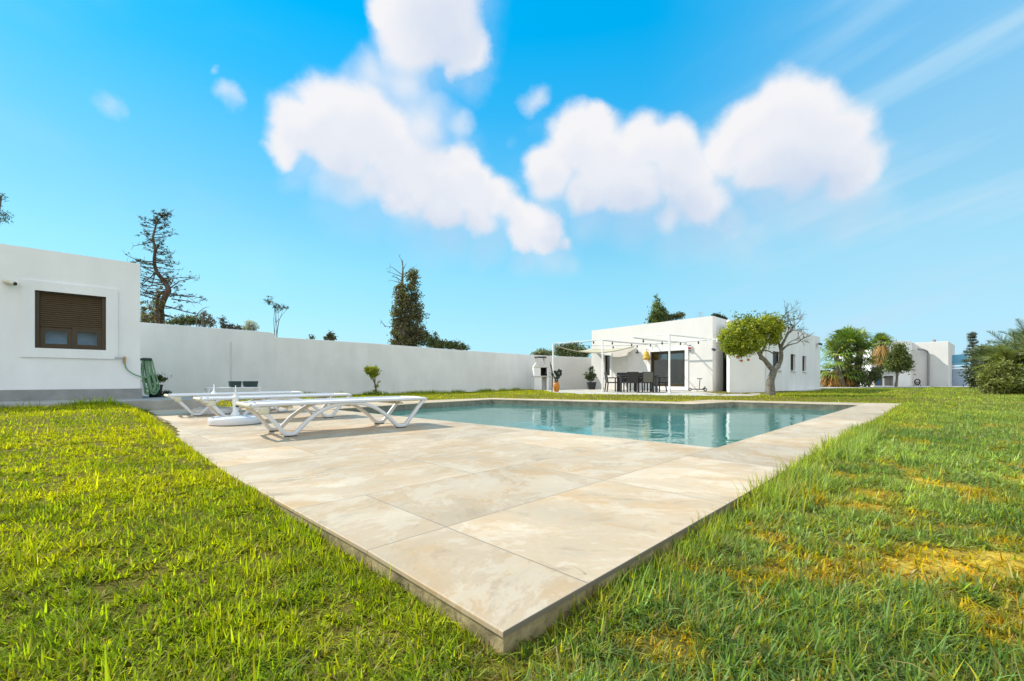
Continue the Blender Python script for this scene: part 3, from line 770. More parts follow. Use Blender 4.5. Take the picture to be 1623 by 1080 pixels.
# rough growth along the terrace riser and at the foot of the garden wall
def line_fringe(p0, p1, n, Lm, wdt=.25):
    t = RNG.random(n); d = np.array(p1) - np.array(p0); nn = np.array([d[1], -d[0]]) / np.hypot(*d)
    off = RNG.random(n) ** 1.5 * wdt + .03
    x = p0[0] + d[0] * t + nn[0] * off; y = p0[1] + d[1] * t + nn[1] * off
    g = fbm(x, y, 1.6, 55); ok = (RNG.random(n) < sst(.3, .6, g)) & ~inpoly(x, y, DK); x, y, g = x[ok], y[ok], g[ok]; n = len(x)
    col, *_ = lawn_colour(x, y, n); col = col * np.array([.7, .85, 1.0])
    add_blades(x, y, Lm * RNG.uniform(.4, 1.2, n) * (.4 + g), .011 * np.ones(n), RNG.uniform(0, .6, n), RNG.uniform(0, 1, n), RNG.uniform(0, 6.28, n), col, 3)
line_fringe(tuple(T0), tuple(TF), 5200, .20)
line_fringe(tuple(B1), tuple(B2), 5200, .20, .35)
V_ = np.concatenate(GV); F_ = np.concatenate(GF); C_ = np.concatenate(GCOL)
grass = npmesh('grass', V_, F_, M['grass'], col=C_); grass['kind'] = 'stuff'
tag(grass, 'patchy yellow green lawn grass all round the pale pool deck', 'grass')

# ------------------------------------------------------------------ left house
t_ = thing('house', 'low white flat roofed house with half lowered brown roller shutter', 'house', (HC[0], HC[1], .2))
ho = t_.location
mb = MB(); p0 = HC - U2 * 8
s0, s1 = 8 - 1.60 * 1.0, 8 - .564 * 1.0
mb.wall(p0, HC, .19, 3.23, .30, [(s0, s1, 1.215, 2.44)])
mb.wall(HC, HC + V2 * 4.8, .19, 3.23, .30, cut=.3)
mb.wall(HC + V2 * 4.8, p0 + V2 * 4.8, .19, 3.23, .30, cut=.3)
mb.wall(p0 + V2 * 4.8, p0 + V2 * .3, .19, 3.23, .30, cut=.3)
build('wall', mb, M['white_wall'], t_, ho)
mb = MB(); ins = [tuple(np.array(q)) for q in grow([tuple(q) for q in (p0, HC, HC + V2 * 4.8, p0 + V2 * 4.8)], -.2)]
mb.prism(ins, 2.85, 3.0); build('roof', mb, M['concrete'], t_, ho)
mb = MB(); fr = HC - V2 * .035
mb.wall(fr - U2 * 8, fr + U2 * .035, .19, .42, .034); mb.wall(HC + U2 * .035 + V2 * .002, HC + U2 * .035 + V2 * 4.8, .19, .42, .034)
build('plinth', mb, M['plinth'], t_, ho, bevel=.006)
def onwall(s, z, off=0.0):       # along the left house front: s metres left of the corner
    p = HC - U2 * s - V2 * off
    return Vector((p[0], p[1], z))
def ring_frame(mb, P, s0, s1, z0, z1, w, off0, off1):
    """rectangular frame; P(s,z,off)"""
    def bar(a, b, c, d):
        mb.add([P(a, c, off0), P(b, c, off0), P(b, d, off0), P(a, d, off0), P(a, c, off1), P(b, c, off1), P(b, d, off1), P(a, d, off1)],
               [(0, 1, 2, 3), (4, 7, 6, 5), (0, 4, 5, 1), (1, 5, 6, 2), (2, 6, 7, 3), (3, 7, 4, 0)])
    bar(s0, s1, z0, z0 + w); bar(s0, s1, z1 - w, z1); bar(s0, s0 + w, z0 + w, z1 - w); bar(s1 - w, s1, z0 + w, z1 - w)
mb = MB(); ring_frame(mb, onwall, .564 - .19, 1.60 + .19, 1.215 - .15, 2.44 + .15, .188, .032, -.002)
build('window_surround', mb, M['white_wall'], t_, ho, bevel=.004)
mb = MB(); ring_frame(mb, onwall, .564, 1.60, 1.215, 2.44, .062, -.04, -.12)
win = build('window', mb, M['brown'], t_, ho, bevel=.004)
mb = MB()
z = 2.375
while z > 1.70:
    mb.tube([onwall(.628, z - .021, -.088), onwall(1.536, z - .021, -.088)], .024, 8); z -= .043
mb.add([onwall(.63, 1.70, -.1), onwall(1.53, 1.70, -.1), onwall(1.53, 2.38, -.1), onwall(.63, 2.38, -.1)], [(0, 1, 2, 3)])
build('shutter', mb, M['shutter'], win, ho, smooth=True)
for (a, b, za, zb) in ((.626, 1.075, 1.279, 1.695), (1.077, 1.536, 1.279, 1.695)):
    mb = MB(); ring_frame(mb, onwall, a, b, za, zb, .075, -.07 if a < 1 else -.088, -.118)
    sh = build('sash', mb, M['brown'], win, ho, bevel=.004)
    mb = MB(); mb.add([onwall(a + .07, za + .07, -.1), onwall(b - .07, za + .07, -.1), onwall(b - .07, zb - .07, -.1), onwall(a + .07, zb - .07, -.1)], [(0, 1, 2, 3)])
    sh.name = 'sash'; pn = build('pane', mb, M['window_glass'], win, ho)
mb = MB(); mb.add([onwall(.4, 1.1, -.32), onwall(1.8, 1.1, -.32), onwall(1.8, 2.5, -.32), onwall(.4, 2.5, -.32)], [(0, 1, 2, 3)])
build('reflection_sheet', mb, M['painted_reflection'], t_, ho)  # added sheet behind the panes, its colour imitates the reflected sky
# wall camera
c = onwall(1.93, 2.49, 0)
t_ = thing('security_camera', 'cream bullet shaped security camera fixed high on house wall', 'camera', c)
ax = -Vector((*V2, 0)) * .75 + Vector((*U2, 0)) * .75 + Vector((0, 0, -.25)); ax.normalize()
mb = MB(); mb.tube([c + Vector((0, 0, 0)), c - Vector((*V2, 0)) * .07], [.03, .022], 10); build('bracket', mb, M['white_plastic'], t_, c, smooth=True)
q = c - Vector((*V2, 0)) * .09 - ax * .09
mb = MB(); mb.tube([q, q + ax * .01, q + ax * .2, q + ax * .21], [.03, .042, .042, .038], 14); build('body', mb, M['offwhite'], t_, c, smooth=True)
mb = MB(); mb.tube([q + ax * .211, q + ax * .222], [.032, .028], 14); build('lens', mb, M['black_plastic'], t_, c, smooth=True)

# garden tap with its short hose on the front wall, and the coil on the side wall
c = onwall(.32, 1.10, 0)
t_ = thing('garden_tap', 'brass garden tap with green hose end on white wall corner', 'tap', c)
n_ = -Vector((*V2, 0)); uu = Vector((*U2, 0))
mb = MB(); mb.tube([c - uu * .10, c - uu * .10 + n_ * .05, c + uu * .03 + n_ * .055], .012, 8); build('pipe', mb, M['chrome'], t_, c, smooth=True)
e = c + uu * .05 + n_ * .06
mb = MB(); mb.tube([e + Vector((0, 0, .03)), e + Vector((0, 0, -.02)), e + Vector((0, 0, -.05)), e + Vector((0, 0, -.13))], [.018, .028, .02, .024], 10); build('valve', mb, M['brass'], t_, c, smooth=True)
pts = catmull([e + Vector((0, 0, -.12)), e + uu * .05 + Vector((0, 0, -.26)), e + uu * .18 + Vector((0, 0, -.37)), e + uu * .36 + Vector((0, 0, -.43)), e + uu * .42 - n_ * .1 + Vector((0, 0, -.36))], 6)
mb = MB(); mb.tube(pts, .013, 8); build('hose', mb, M['hose'], t_, c, smooth=True)
hp = HC + U2 * .03 + V2 * .12
c = Vector((hp[0], hp[1], 1.06))
t_ = thing('garden_hose', 'green garden hose hung in long loops at house corner', 'hose', c)
mb = MB(); mb.box(c + uu * .08 + Vector((0, 0, .02)), (.2, .16, .05), tuple(U2)); build('hanger', mb, M['black_plastic'], t_, c, bevel=.008)
mb = MB(); rr = random.Random(5)
for k in range(15):
    a = .02 + .13 * rr.random(); b = rr.uniform(-.06, .06); dn = .62 + .12 * rr.random(); wdt = .03 + .04 * rr.random()
    spread = rr.uniform(.0, .07)
    P3 = lambda x, y, z: c + uu * x + Vector((*V2, 0)) * y + Vector((0, 0, z))
    pts = catmull([P3(a - wdt * .2, b, .05), P3(a - wdt * .6, b, -.15), P3(a - wdt * .5 + spread * .5, b, -.4), P3(a + spread, b, -dn), P3(a + wdt + spread, b + .02, -dn - .04), P3(a + 2 * wdt + spread, b + .03, -dn + .06), P3(a + wdt * 1.3 + spread * .4, b + .02, -.3), P3(a + wdt * .6, b + .01, .02), P3(a - wdt * .2, b, .05)], 5)
    mb.tube(pts, .0105, 7)
build('coil', mb, M['hose'], t_, c, smooth=True)

# ------------------------------------------------------------------ garden walls
def wall_run(mb, p0, p1, za, zb, thick, z0=-.35):
    p0 = np.array(p0); p1 = np.array(p1); d = (p1 - p0) / np.hypot(*(p1 - p0)); nb = np.array([-d[1], d[0]]) * thick
    a, b, c_, e_ = p0, p1, p1 + nb, p0 + nb
    mb.add([(*a, z0), (*b, z0), (*c_, z0), (*e_, z0), (*a, za), (*b, zb), (*c_, zb), (*e_, za)],
           [(0, 3, 2, 1), (4, 5, 6, 7), (0, 1, 5, 4), (1, 2, 6, 5), (2, 3, 7, 6), (3, 0, 4, 7)])
mb = MB(); d1 = (B1 - B0) / np.hypot(*(B1 - B0))
wall_run(mb, B0, B1 - d1 * .25, 2.56, 2.49, .28)
prev = 2.49
for k in range(6):                                   # rounded shoulder where the coping steps down
    a0, a1 = k / 6, (k + 1) / 6
    z1 = 2.30 + .19 * math.sqrt(max(0, 1 - a1 * a1))
    wall_run(mb, B1 - d1 * .25 * (1 - a0), B1 - d1 * .25 * (1 - a1), prev, z1, .28); prev = z1
seg = [(0, 2.315), (.28, 2.27), (.62, 2.16), (1, 2.08)]
for (a, za), (b, zb) in zip(seg[:-1], seg[1:]): wall_run(mb, B1 + (B2 - B1) * a, B1 + (B2 - B1) * b, za, zb, .25)
w_ = build('garden_wall', mb, M['garden_wall'], org=(B1[0], B1[1], 0), bevel=.03)
tag(w_, 'long white rendered garden wall with stepped coping behind sunbeds', 'wall')
mb = MB(); q = B0 + d1 * ((ray_on(366, B0, d1)))
nb = np.array([d1[1], -d1[0]])
for dq in (0,): mb.box((*(q + d1 * dq + nb * .003), 1.15), (.07, .012, 1.75), tuple(d1))
build('seam', mb, M['seam'], w_, (B1[0], B1[1], 0))
mb = MB(); wall_run(mb, B2, B3, 2.08, 1.98, .25)
w_ = build('garden_wall', mb, M['cream_wall'], org=(B2[0], B2[1], 0), bevel=.03)
tag(w_, 'short cream garden wall between brick barbecue and patio house', 'wall')

# ------------------------------------------------------------------ patio house
t_ = thing('house', 'white flat roofed house with sliding glass door onto the patio', 'house', (A[0], A[1], .07)); ho = t_.location
HT = 3.61
mb = MB(); S = A + VF * 4.91
mb.wall(S, A, .05, HT, .30, [(4.91 - 3.41, 4.91 - 1.40, .27, 2.08)])
Lo = Lh + IN * .05; So = S + IN * .05
mb.wall(Lo, So, .05, HT, .30, [(7.63 - 6.62, 7.63 - 6.20, .86, 2.04)])
mb.wall(A, A + U2 * 10, .05, HT, .30, cut=.33)
mb.wall(A + U2 * 10, Lh + IN * 10, .05, HT, .3, cut=.33)
mb.wall(Lh + IN * 10, Lo + IN * .32, .05, HT, .3, cut=.33)
build('wall', mb, M['cream_wall'], t_, ho)
mb = MB(); mb.prism(grow(MAIN, -.2), 3.2, 3.35); build('roof', mb, M['concrete'], t_, ho)
def onfac(t, z, off=0.0):
    p = A + VF * t - IN * off
    return Vector((p[0], p[1], z))
mb = MB(); ring_frame(mb, onfac, 1.40 - .17, 3.41 + .17, .27 - .18, 2.08 + .18, .172, .035, -.003); build('door_surround', mb, M['white_wall'], t_, ho, bevel=.004)
mb = MB(); ring_frame(mb, lambda s, z, o: onfac(s, z, o - .05), 6.20 - .13, 6.62 + .13, .86 - .13, 2.04 + .13, .132, .03, -.003); build('window_surround', mb, M['white_wall'], t_, ho, bevel=.004)
mb = MB(); ring_frame(mb, onfac, 1.40, 3.41, .27, 2.08, .07, -.06, -.16)
dr = build('sliding_door', mb, M['brown'], t_, ho, bevel=.004)
for (a, b, o1) in ((1.465, 2.44, -.08), (2.37, 3.345, -.115)):
    mb = MB(); ring_frame(mb, onfac, a, b, .335, 2.015, .07, o1, o1 - .032); build('sash', mb, M['brown'], dr, ho, bevel=.003)
    mb = MB(); mb.add([onfac(a + .06, .39, o1 - .016), onfac(b - .06, .39, o1 - .016), onfac(b - .06, 1.96, o1 - .016), onfac(a + .06, 1.96, o1 - .016)], [(0, 1, 2, 3)]); build('pane', mb, M['glass'], dr, ho)
mb = MB(); P6 = lambda s, z, o: onfac(s, z, o - .05)
ring_frame(mb, P6, 6.20, 6.62, .86, 2.04, .05, -.08, -.15); wn_ = build('window', mb, M['brown'], t_, ho, bevel=.003)
mb = MB(); mb.add([P6(6.24, .9, -.12), P6(6.58, .9, -.12), P6(6.58, 2.0, -.12), P6(6.24, 2.0, -.12)], [(0, 1, 2, 3)]); build('pane', mb, M['glass'], wn_, ho)
mb = MB(); mb.add([P6(5.9, .7, -.6), P6(6.9, .7, -.6), P6(6.9, 2.2, -.6), P6(5.9, 2.2, -.6)], [(0, 1, 2, 3)]); build('blind', mb, M['room'], t_, ho)
# the room behind the door
mb = MB(); r0, r1 = .6, 4.5
mb.add([onfac(r0, .268, -.30), onfac(r1, .268, -.30), onfac(r1, .268, -4.2), onfac(r0, .268, -4.2)], [(0, 1, 2, 3)]); build('floor', mb, M['terracotta'], t_, ho)
mb = MB()
mb.add([onfac(r0, .27, -4.2), onfac(r1, .27, -4.2), onfac(r1, 2.6, -4.2), onfac(r0, 2.6, -4.2), onfac(r0, .27, -.31), onfac(r1, .27, -.31), onfac(r1, 2.6, -.31), onfac(r0, 2.6, -.31)], [(0, 1, 2, 3), (0, 3, 7, 4), (1, 5, 6, 2), (3, 2, 6, 7)])
build('room', mb, M['room'], t_, ho)
# wing
mb = MB(); d = (W3 - W2) / np.hypot(*(W3 - W2))
mb.wall(W1, W2, .05, 3.26, .3)
mb.wall(W2, W3, .05, 3.26, .3, cut=.25, holes=[(1.25, 2.58, 1.08, 1.93), (4.42, 5.39, 1.08, 1.93), (6.96, 7.88, 1.08, 1.93)])
mb.wall(W3, W3 + V2 * 5, .05, 3.26, .3, cut=.32); mb.wall(W5, W1 + (W5 - W1) * .14, .05, 3.26, .3, cut=.3); mb.wall(W3 + V2 * 5, W5, .05, 3.26, .3, cut=.32)
build('wing_wall', mb, M['white_wall'], t_, ho)
mb = MB(); mb.prism(grow(WING, -.2), 2.9, 3.05); build('wing_roof', mb, M['concrete'], t_, ho)
def onwing(s, z, off=0.0):
    p = W2 + d * s + np.array([d[1], -d[0]]) * off
    return Vector((p[0], p[1], z))
for (a, b) in ((1.25, 2.58), (4.42, 5.39), (6.96, 7.88)):
    mb = MB(); ring_frame(mb, onwing, a, b, 1.08, 1.93, .055, -.10, -.145); w_ = build('window', mb, M['brown'], t_, ho)
    mb = MB(); mb.add([onwing(a + .05, 1.12, -.13), onwing(b - .05, 1.12, -.13), onwing(b - .05, 1.88, -.13), onwing(a + .05, 1.88, -.13)], [(0, 1, 2, 3)]); build('pane', mb, M['car_glass'], w_, ho)
    mb = MB(); mb.box(onwing((a + b) / 2, 1.055, .03), (b - a + .12, .10, .045), tuple(d)); build('sill', mb, M['white_wall'], w_, ho, bevel=.004)
# narrow dark side door in the gap between house and wing
sd = lambda t, z: Vector((A[0] + t * .705 / .709 + .012, A[1] + t - .012, z))
mb = MB(); mb.box((A[0] + 1.09, A[1] + 1.05, 1.2), (.30, .05, 2.26), (.705, .709)); build('side_door', mb, M['black_plastic'], t_, ho, bevel=.004)
# little fittings on the house, each a thing
c = onwing(10.7, 2.80, 0)
t_ = thing('flood_light', 'small grey flood light high on the shaded side wall', 'light', c)
nn = Vector((d[1], -d[0], 0)); dd3 = Vector((d[0], d[1], 0))
mb = MB(); mb.tube([c, c + nn * .12], .025, 8); build('arm', mb, M['chrome'], t_, c)
mb = MB(); mb.box(c + nn * .18 + Vector((0, 0, -.02)), (.34, .16, .13), tuple(d), Matrix.Rotation(.4, 3, dd3)); build('housing', mb, M['table'], t_, c, bevel=.015)
c = onfac(1.12, 2.13, 0)
t_ = thing('alarm_box', 'white and red alarm siren box beside the glass door', 'alarm', c)
nn = Vector((-IN[0], -IN[1], 0)); fd = Vector((VF[0], VF[1], 0))
mb = MB(); mb.box(c + nn * .04, (.19, .08, .27), tuple(VF)); build('housing', mb, M['white_plastic'], t_, c, bevel=.02)
mb = MB(); mb.box(c + nn * .082 + Vector((0, 0, .02)), (.165, .012, .10), tuple(VF)); build('red_band', mb, M['red'], t_, c, bevel=.004)
mb = MB(); mb.box(c + nn * .05 + Vector((0, 0, .15)), (.1, .07, .05), tuple(VF)); build('lamp', mb, M['black_plastic'], t_, c, bevel=.012)
mb = MB(); mb.box(c + nn * .082 + Vector((0, 0, -.085)), (.15, .012, .05), tuple(VF)); build('grille', mb, M['table'], t_, c)
c = onfac(4.2, 2.16, 0)
t_ = thing('wall_light', 'small grey wall light pointing down beside the pergola beam', 'light', c)
mb = MB(); mb.tube([c, c + nn * .1 + Vector((0, 0, .02))], .018, 8); build('arm', mb, M['chrome'], t_, c)
mb = MB(); mb.tube([c + nn * .09 + Vector((0, 0, .07)), c + nn * .16 + Vector((0, 0, -.08)) - fd * .05], [.05, .075], 14); build('shade', mb, M['table'], t_, c, smooth=True)
c = onfac(.02, 2.02, 0)
t_ = thing('wall_light', 'dark little spotlight at the sunlit corner of the house', 'light', c)
mb = MB(); mb.tube([c, c + nn * .08 - fd * .05], .02, 8); build('arm', mb, M['black_plastic'], t_, c)
mb = MB(); mb.tube([c + nn * .06 - fd * .04 + Vector((0, 0, .03)), c + nn * .12 - fd * .18 - Vector((0, 0, .02))], [.05, .065], 12); build('head', mb, M['black_plastic'], t_, c, smooth=True)
c = onfac(3.48, 1.86, 0)
t_ = thing('hanging_lantern', 'yellow bell shaped lantern hanging beside the sliding door', 'lantern', c)
q = c + nn * .24
mb = MB(); mb.tube([c + Vector((0, 0, .33)), q + Vector((0, 0, .36)), q + Vector((0, 0, .26))], .012, 6); build('hook', mb, M['black_plastic'], t_, c)
mb = MB(); mb.lathe([(.03, .27), (.09, .25), (.12, .16), (.15, .05), (.20, -.10), (.21, -.17), (.17, -.19)], q, 14); build('shade', mb, M['yellow'], t_, c)
mb = MB()
for zz, rr_ in ((.05, .152), (-.10, .204), (-.17, .214)): mb.lathe([(rr_, -.012), (rr_ + .012, 0), (rr_, .012)], q + Vector((0, 0, zz)), 14)
build('hoop', mb, M['brass'], t_, c)
c = at(1110, 503, 24.5)
t_ = thing('roof_antenna', 'thin dark antenna mast on the roof of patio house', 'antenna', (c.x, c.y, 3.35))
mb = MB(); mb.tube([(c.x, c.y, 3.34), (c.x, c.y, 4.42)], .015, 6); build('mast', mb, M['chrome'], t_, t_.location)
mb = MB()
for k in range(5): mb.tube([(c.x - .28 + .03 * k, c.y, 4.0 + .1 * k), (c.x + .28 - .03 * k, c.y, 4.0 + .1 * k)], .008, 5)
build('crossbar', mb, M['chrome'], t_, t_.location)
c = onfac(2.3, .27, -2.6)
t_ = thing('sofa', 'olive sofa seen through the sliding glass door', 'sofa', c)
mb = MB(); mb.box(c + Vector((0, 0, .22)), (1.7, .85, .40), tuple(VF)); build('seat', mb, M['sofa'], t_, c, bevel=.06)
mb = MB(); mb.box(c + Vector((0, 0, .55)) - nn * .36, (1.7, .22, .55), tuple(VF)); build('backrest', mb, M['sofa'], t_, c, bevel=.07)
for s in (-1, 1):
    mb = MB(); mb.box(c + fd * (.78 * s) + Vector((0, 0, .36)), (.2, .85, .5), tuple(VF)); build('armrest', mb, M['sofa'], t_, c, bevel=.06)
# ------------------------------------------------------------------ sunbeds
def make_bed():
    t = thing('sun_lounger', 'white plastic sunbed nearest the camera, right of the parasol base', 'sunbed', group='white sunbeds on the deck')
    prof = [(.02, .325), (.09, .305), (.22, .165), (.305, .05), (.345, .027), (.41, .027), (.45, .05), (.56, .165), (.72, .275), (.88, .328), (1.03, .340),
            (1.18, .328), (1.34, .275), (1.50, .165), (1.62, .05), (1.66, .027), (1.73, .027), (1.77, .05), (1.87, .17), (1.97, .29), (2.035, .352)]
    for s in (-1, 1):
        pts = catmull([Vector((x, s * .325, z)) for x, z in prof], 4)
        mb = MB(); mb.strip(pts, (0, 1, 0), .050, .040); build('leg', mb, M['white_plastic'], t, smooth=True)
        mb = MB(); mb.tube([(0.0, s * .345, .340), (.04, s * .345, .352), (.6, s * .345, .356), (1.4, s * .345, .362), (2.0, s * .345, .366), (2.05, s * .345, .360)], .0185, 10); build('side_rail', mb, M['white_plastic'], t, smooth=True)
    mb = MB()
    for x in (.0, 2.045): mb.tube([(x, -.345, .345 if x < 1 else .36), (x - (.03 if x < 1 else -.015), 0, .352 if x < 1 else .366), (x, .345, .345 if x < 1 else .36)], .024, 10)
    for x in (.38, 1.03, 1.70): mb.strip([(x, -.32, .318), (x, .32, .318)], (1, 0, 0), .05, .03)
    build('crossbar', mb, M['offwhite'], t, smooth=True)
    mb = MB()
    x = .085; first = True
    while x < 1.99:
        w = .055 if first else .118
        zc = .352 + .012 * x / 2
        n = 8
        for k in range(n):
            y0 = -.325 + .65 * k / n; y1 = -.325 + .65 * (k + 1) / n
            sag = lambda y: -.012 * (1 - (y / .325) ** 2)
            mb.add([(x, y0, zc + sag(y0)), (x + w, y0, zc + sag(y0)), (x + w, y1, zc + sag(y1)), (x, y1, zc + sag(y1)), (x, y0, zc - .012 + sag(y0)), (x + w, y0, zc - .012 + sag(y0)), (x + w, y1, zc - .012 + sag(y1)), (x, y1, zc - .012 + sag(y1))],
                   [(0, 1, 2, 3), (4, 7, 6, 5), (0, 4, 5, 1), (2, 6, 7, 3), (1, 5, 6, 2), (0, 3, 7, 4)])
        x += w + (.028 if first else .002); first = False
    build('slatted_panel', mb, M['sling'], t)
    for s in (-1, 1):
        mb = MB(); mb.box((.12, s * .325, .295), (.09, .075, .075)); build('hinge_block', mb, M['offwhite'], t, bevel=.012)
        mb = MB(); mb.box((1.03, s * .325, .335), (.012, .07, .05)); build('rail_clip', mb, M['offwhite'], t)
    for s in (-1, 1):
        for x in (.378, 1.695):
            mb = MB(); mb.box((x, s * .325, .004), (.12, .062, .012)); build('foot', mb, M['black_rubber'], t, bevel=.003)
    return t
BR = math.atan2(.664, .747)
bed = make_bed()
b0 = Vector((-2.916, 4.743, 0)); av = Vector((-.742, .672, 0))
bed.location = b0; bed.rotation_euler = (0, 0, BR)
dup(bed, b0 + av * 2.10 + Vector((.02, .02, 0)), BR + .01, 'white plastic sunbed in the middle of the row of three')
dup(bed, b0 + av * 3.98, BR - .005, 'white plastic sunbed farthest from the camera, nearest the wall')

def parasol_base(c, label):
    t = thing('parasol_base', label, 'parasol base', c, group='white parasol bases')
    mb = MB(); mb.lathe([(.29, 0), (.315, .012), (.322, .05), (.318, .085), (.298, .104), (.25, .112), (.07, .122), (.045, .126)], c, 40); build('foot', mb, M['white_plastic'], t, c, smooth=True)
    mb = MB(); mb.lathe([(.052, .12), (.050, .16), (.036, .17), (.036, .36), (.046, .365), (.046, .38), (.024, .395), (.014, .42), (.009, .47), (.006, .54)], c, 20); build('tube', mb, M['white_metal'], t, c, smooth=True)
    mb = MB(); mb.tube([(c[0] + .03, c[1] - .03, .25), (c[0] + .075, c[1] - .05, .25)], .014, 8); build('knob', mb, M['black_plastic'], t, c, smooth=True)
    return t
parasol_base(Vector((-3.86, 6.08, 0)), 'round white parasol base beside the nearest sunbed')
parasol_base(Vector((-5.36, 7.95, 0)) - Vector((0.05, .05, 0)), 'white parasol base half hidden between the two far sunbeds')

# low white bench with two planters
c = Vector((-6.55, 9.37, 0)); bu = Vector((*U2, 0)); bv_ = Vector((*V2, 0))
t_ = thing('bench', 'low white bench carrying two dark planters behind the sunbeds', 'bench', c)
mb = MB(); mb.box(c + bu * .51 + bv_ * .17 + Vector((0, 0, .437)), (1.04, .38, .026), tuple(U2)); build('top', mb, M['white_plastic'], t_, c, bevel=.006)
for a in (.02, 1.0):
    for b in (.0, .34):
        mb = MB(); q = c + bu * a + bv_ * b; mb.box((q.x, q.y, .19), (.036, .036, .47), tuple(U2)); build('leg', mb, M['white_plastic'], t_, c, bevel=.004)
for (a, b, lab) in ((.43, .665, 'small dark green planter box on the bench, shorter one'), (.71, 1.0, 'small dark green planter box on the bench, longer one')):
    q = c + bu * ((a + b) / 2) + bv_ * .17; q.z = .45; L = b - a
    t2 = thing('planter', lab, 'planter', q, ANG, group='planters on the bench')
    mb = MB()
    o_ = [(-L / 2, -.08), (L / 2, -.08), (L / 2, .08), (-L / 2, .08)]
    vs = [(x * .88, y * .85, 0) for x, y in o_] + [(x, y, .135) for x, y in o_] + [(x * .94, y * .88, .135) for x, y in o_] + [(x * .9, y * .84, .105) for x, y in o_]
    mb.add(vs, [(3, 2, 1, 0)] + [(r * 4 + i, r * 4 + (i + 1) % 4, r * 4 + 4 + (i + 1) % 4, r * 4 + 4 + i) for r in range(3) for i in range(4)])
    build('box', mb, M['planter'], t2, bevel=.004)
    mb = MB(); mb.add([(x * .9, y * .84, .106) for x, y in o_], [(0, 1, 2, 3)]); build('soil', mb, M['soil'], t2)

# ------------------------------------------------------------------ barbecue
c = Vector((1.62, 24.15, -.06)); bx = Vector((.93, .10, 0)).normalized(); by = Vector((-bx.y, bx.x, 0))
t_ = thing('barbecue', 'tall white masonry barbecue with tapered hood and chimney by wall', 'barbecue', c)
BX = lambda mb, x, y, z, dx, dy, dz: mb.box(c + bx * x + by * y + Vector((0, 0, z)), (dx, dy, dz), (bx.x, bx.y))
mb = MB(); BX(mb, -.19, .25, .42, .42, .62, .84); BX(mb, .36, .25, .42, .10, .62, .84); BX(mb, .16, .53, .42, .3, .06, .84); build('base', mb, M['white_wall'], t_, c, bevel=.01)
mb = MB(); BX(mb, .0, .24, .865, .86, .70, .05); build('shelf', mb, M['stone'], t_, c, bevel=.008)
mb = MB(); BX(mb, -.22, .27, 1.12, .38, .56, .46); BX(mb, .37, .27, 1.12, .06, .56, .46); BX(mb, .155, .53, 1.12, .37, .04, .46); build('firebox', mb, M['white_wall'], t_, c, bevel=.006)
mb = MB(); BX(mb, .155, .48, 1.12, .36, .04, .44); BX(mb, .155, .25, .90, .36, .5, .02); BX(mb, .155, .25, .98, .36, .5, .03); build('hearth', mb, M['soot'], t_, c)
mb = MB()
lv = [(-.42, .42, -.03, .56, 1.352), (-.42, .42, -.03, .56, 1.40), (-.26, .26, .10, .50, 1.62), (-.26, .26, .10, .50, 1.63)]
vs = []
for (x0, x1, y0, y1, z) in lv:
    for (x, y) in ((x0, y0), (x1, y0), (x1, y1), (x0, y1)): vs.append(c + bx * x + by * y + Vector((0, 0, z)))
mb.add(vs, [(3, 2, 1, 0), (12, 13, 14, 15)] + [(r * 4 + i, r * 4 + (i + 1) % 4, r * 4 + 4 + (i + 1) % 4, r * 4 + 4 + i) for r in range(3) for i in range(4)])
build('hood', mb, M['stone'], t_, c, bevel=.01)
for x in (-.22, .22):
    for y in (.14, .46):
        mb = MB(); BX(mb, x, y, 1.77, .08, .08, .28); build('chimney_pillar', mb, M['stone'], t_, c)
mb = MB(); rr = random.Random(3)
for k in range(9): BX(mb, -.28 + .07 * k, .29 + rr.uniform(-.02, .02), 1.925 + rr.uniform(0, .02), .065, .46, .04 + rr.uniform(0, .03))
build('chimney_cap', mb, M['soot'], t_, c, bevel=.008)
mb = MB(); mb.tube([c + bx * .44 + by * .05 + Vector((0, 0, 1.05)), c + bx * .60 + by * .0 + Vector((0, 0, 1.07))], .012, 6); build('hook', mb, M['black_plastic'], t_, c); mb = MB(); mb.tube([c + bx * .44 + by * .05 + Vector((0, 0, .88)), c + bx * .56 + Vector((0, 0, .80))], .012, 6); build('hook', mb, M['black_plastic'], t_, c)

# ------------------------------------------------------------------ pergola, sail, lights
Q1 = at(1061, 531.2, 17.9); Q1.z = 2.46; Q2 = at(955, 540, 20.4); Q2.z = 2.46; Q3 = at(876.5, 546, 22.5); Q3.z = 2.46
t_ = thing('pergola', 'white metal pergola frame over the patio', 'pergola', (Q1.x, Q1.y, .07)); po_ = t_.location
for q, zb in ((Q1, .07), (Q2, .07), (Q3, .07)):
    mb = MB(); mb.box((q.x, q.y, (2.46 + zb) / 2), (.060, .060, 2.46 - zb), tuple(VF)); build('post', mb, M['white_metal'], t_, po_, bevel=.006)
    mb = MB(); mb.box((q.x, q.y, zb + .006), (.16, .16, .012), tuple(VF)); build('base_plate', mb, M['white_metal'], t_, po_)
mb = MB(); mb.strip([Q1 + Vector((0, 0, .03)), Q2 + Vector((0, 0, .03)), Q3 + Vector((0, 0, .03))], (0, 0, 1), .034, .034); build('outer_beam', mb, M['white_metal'], t_, po_)
def to_fac(q):           # run along the inward direction to the facade
    # solve q + IN*k on the line A + VF*t
    d = IN; r = A - np.array([q.x, q.y]); det = d[0] * (-VF[1]) + VF[0] * d[1]
    k = (r[0] * (-VF[1]) + VF[0] * r[1]) / det
    return q + Vector((d[0] * k, d[1] * k, 0))
ends = []
mid = (Q1 + Q2) / 2
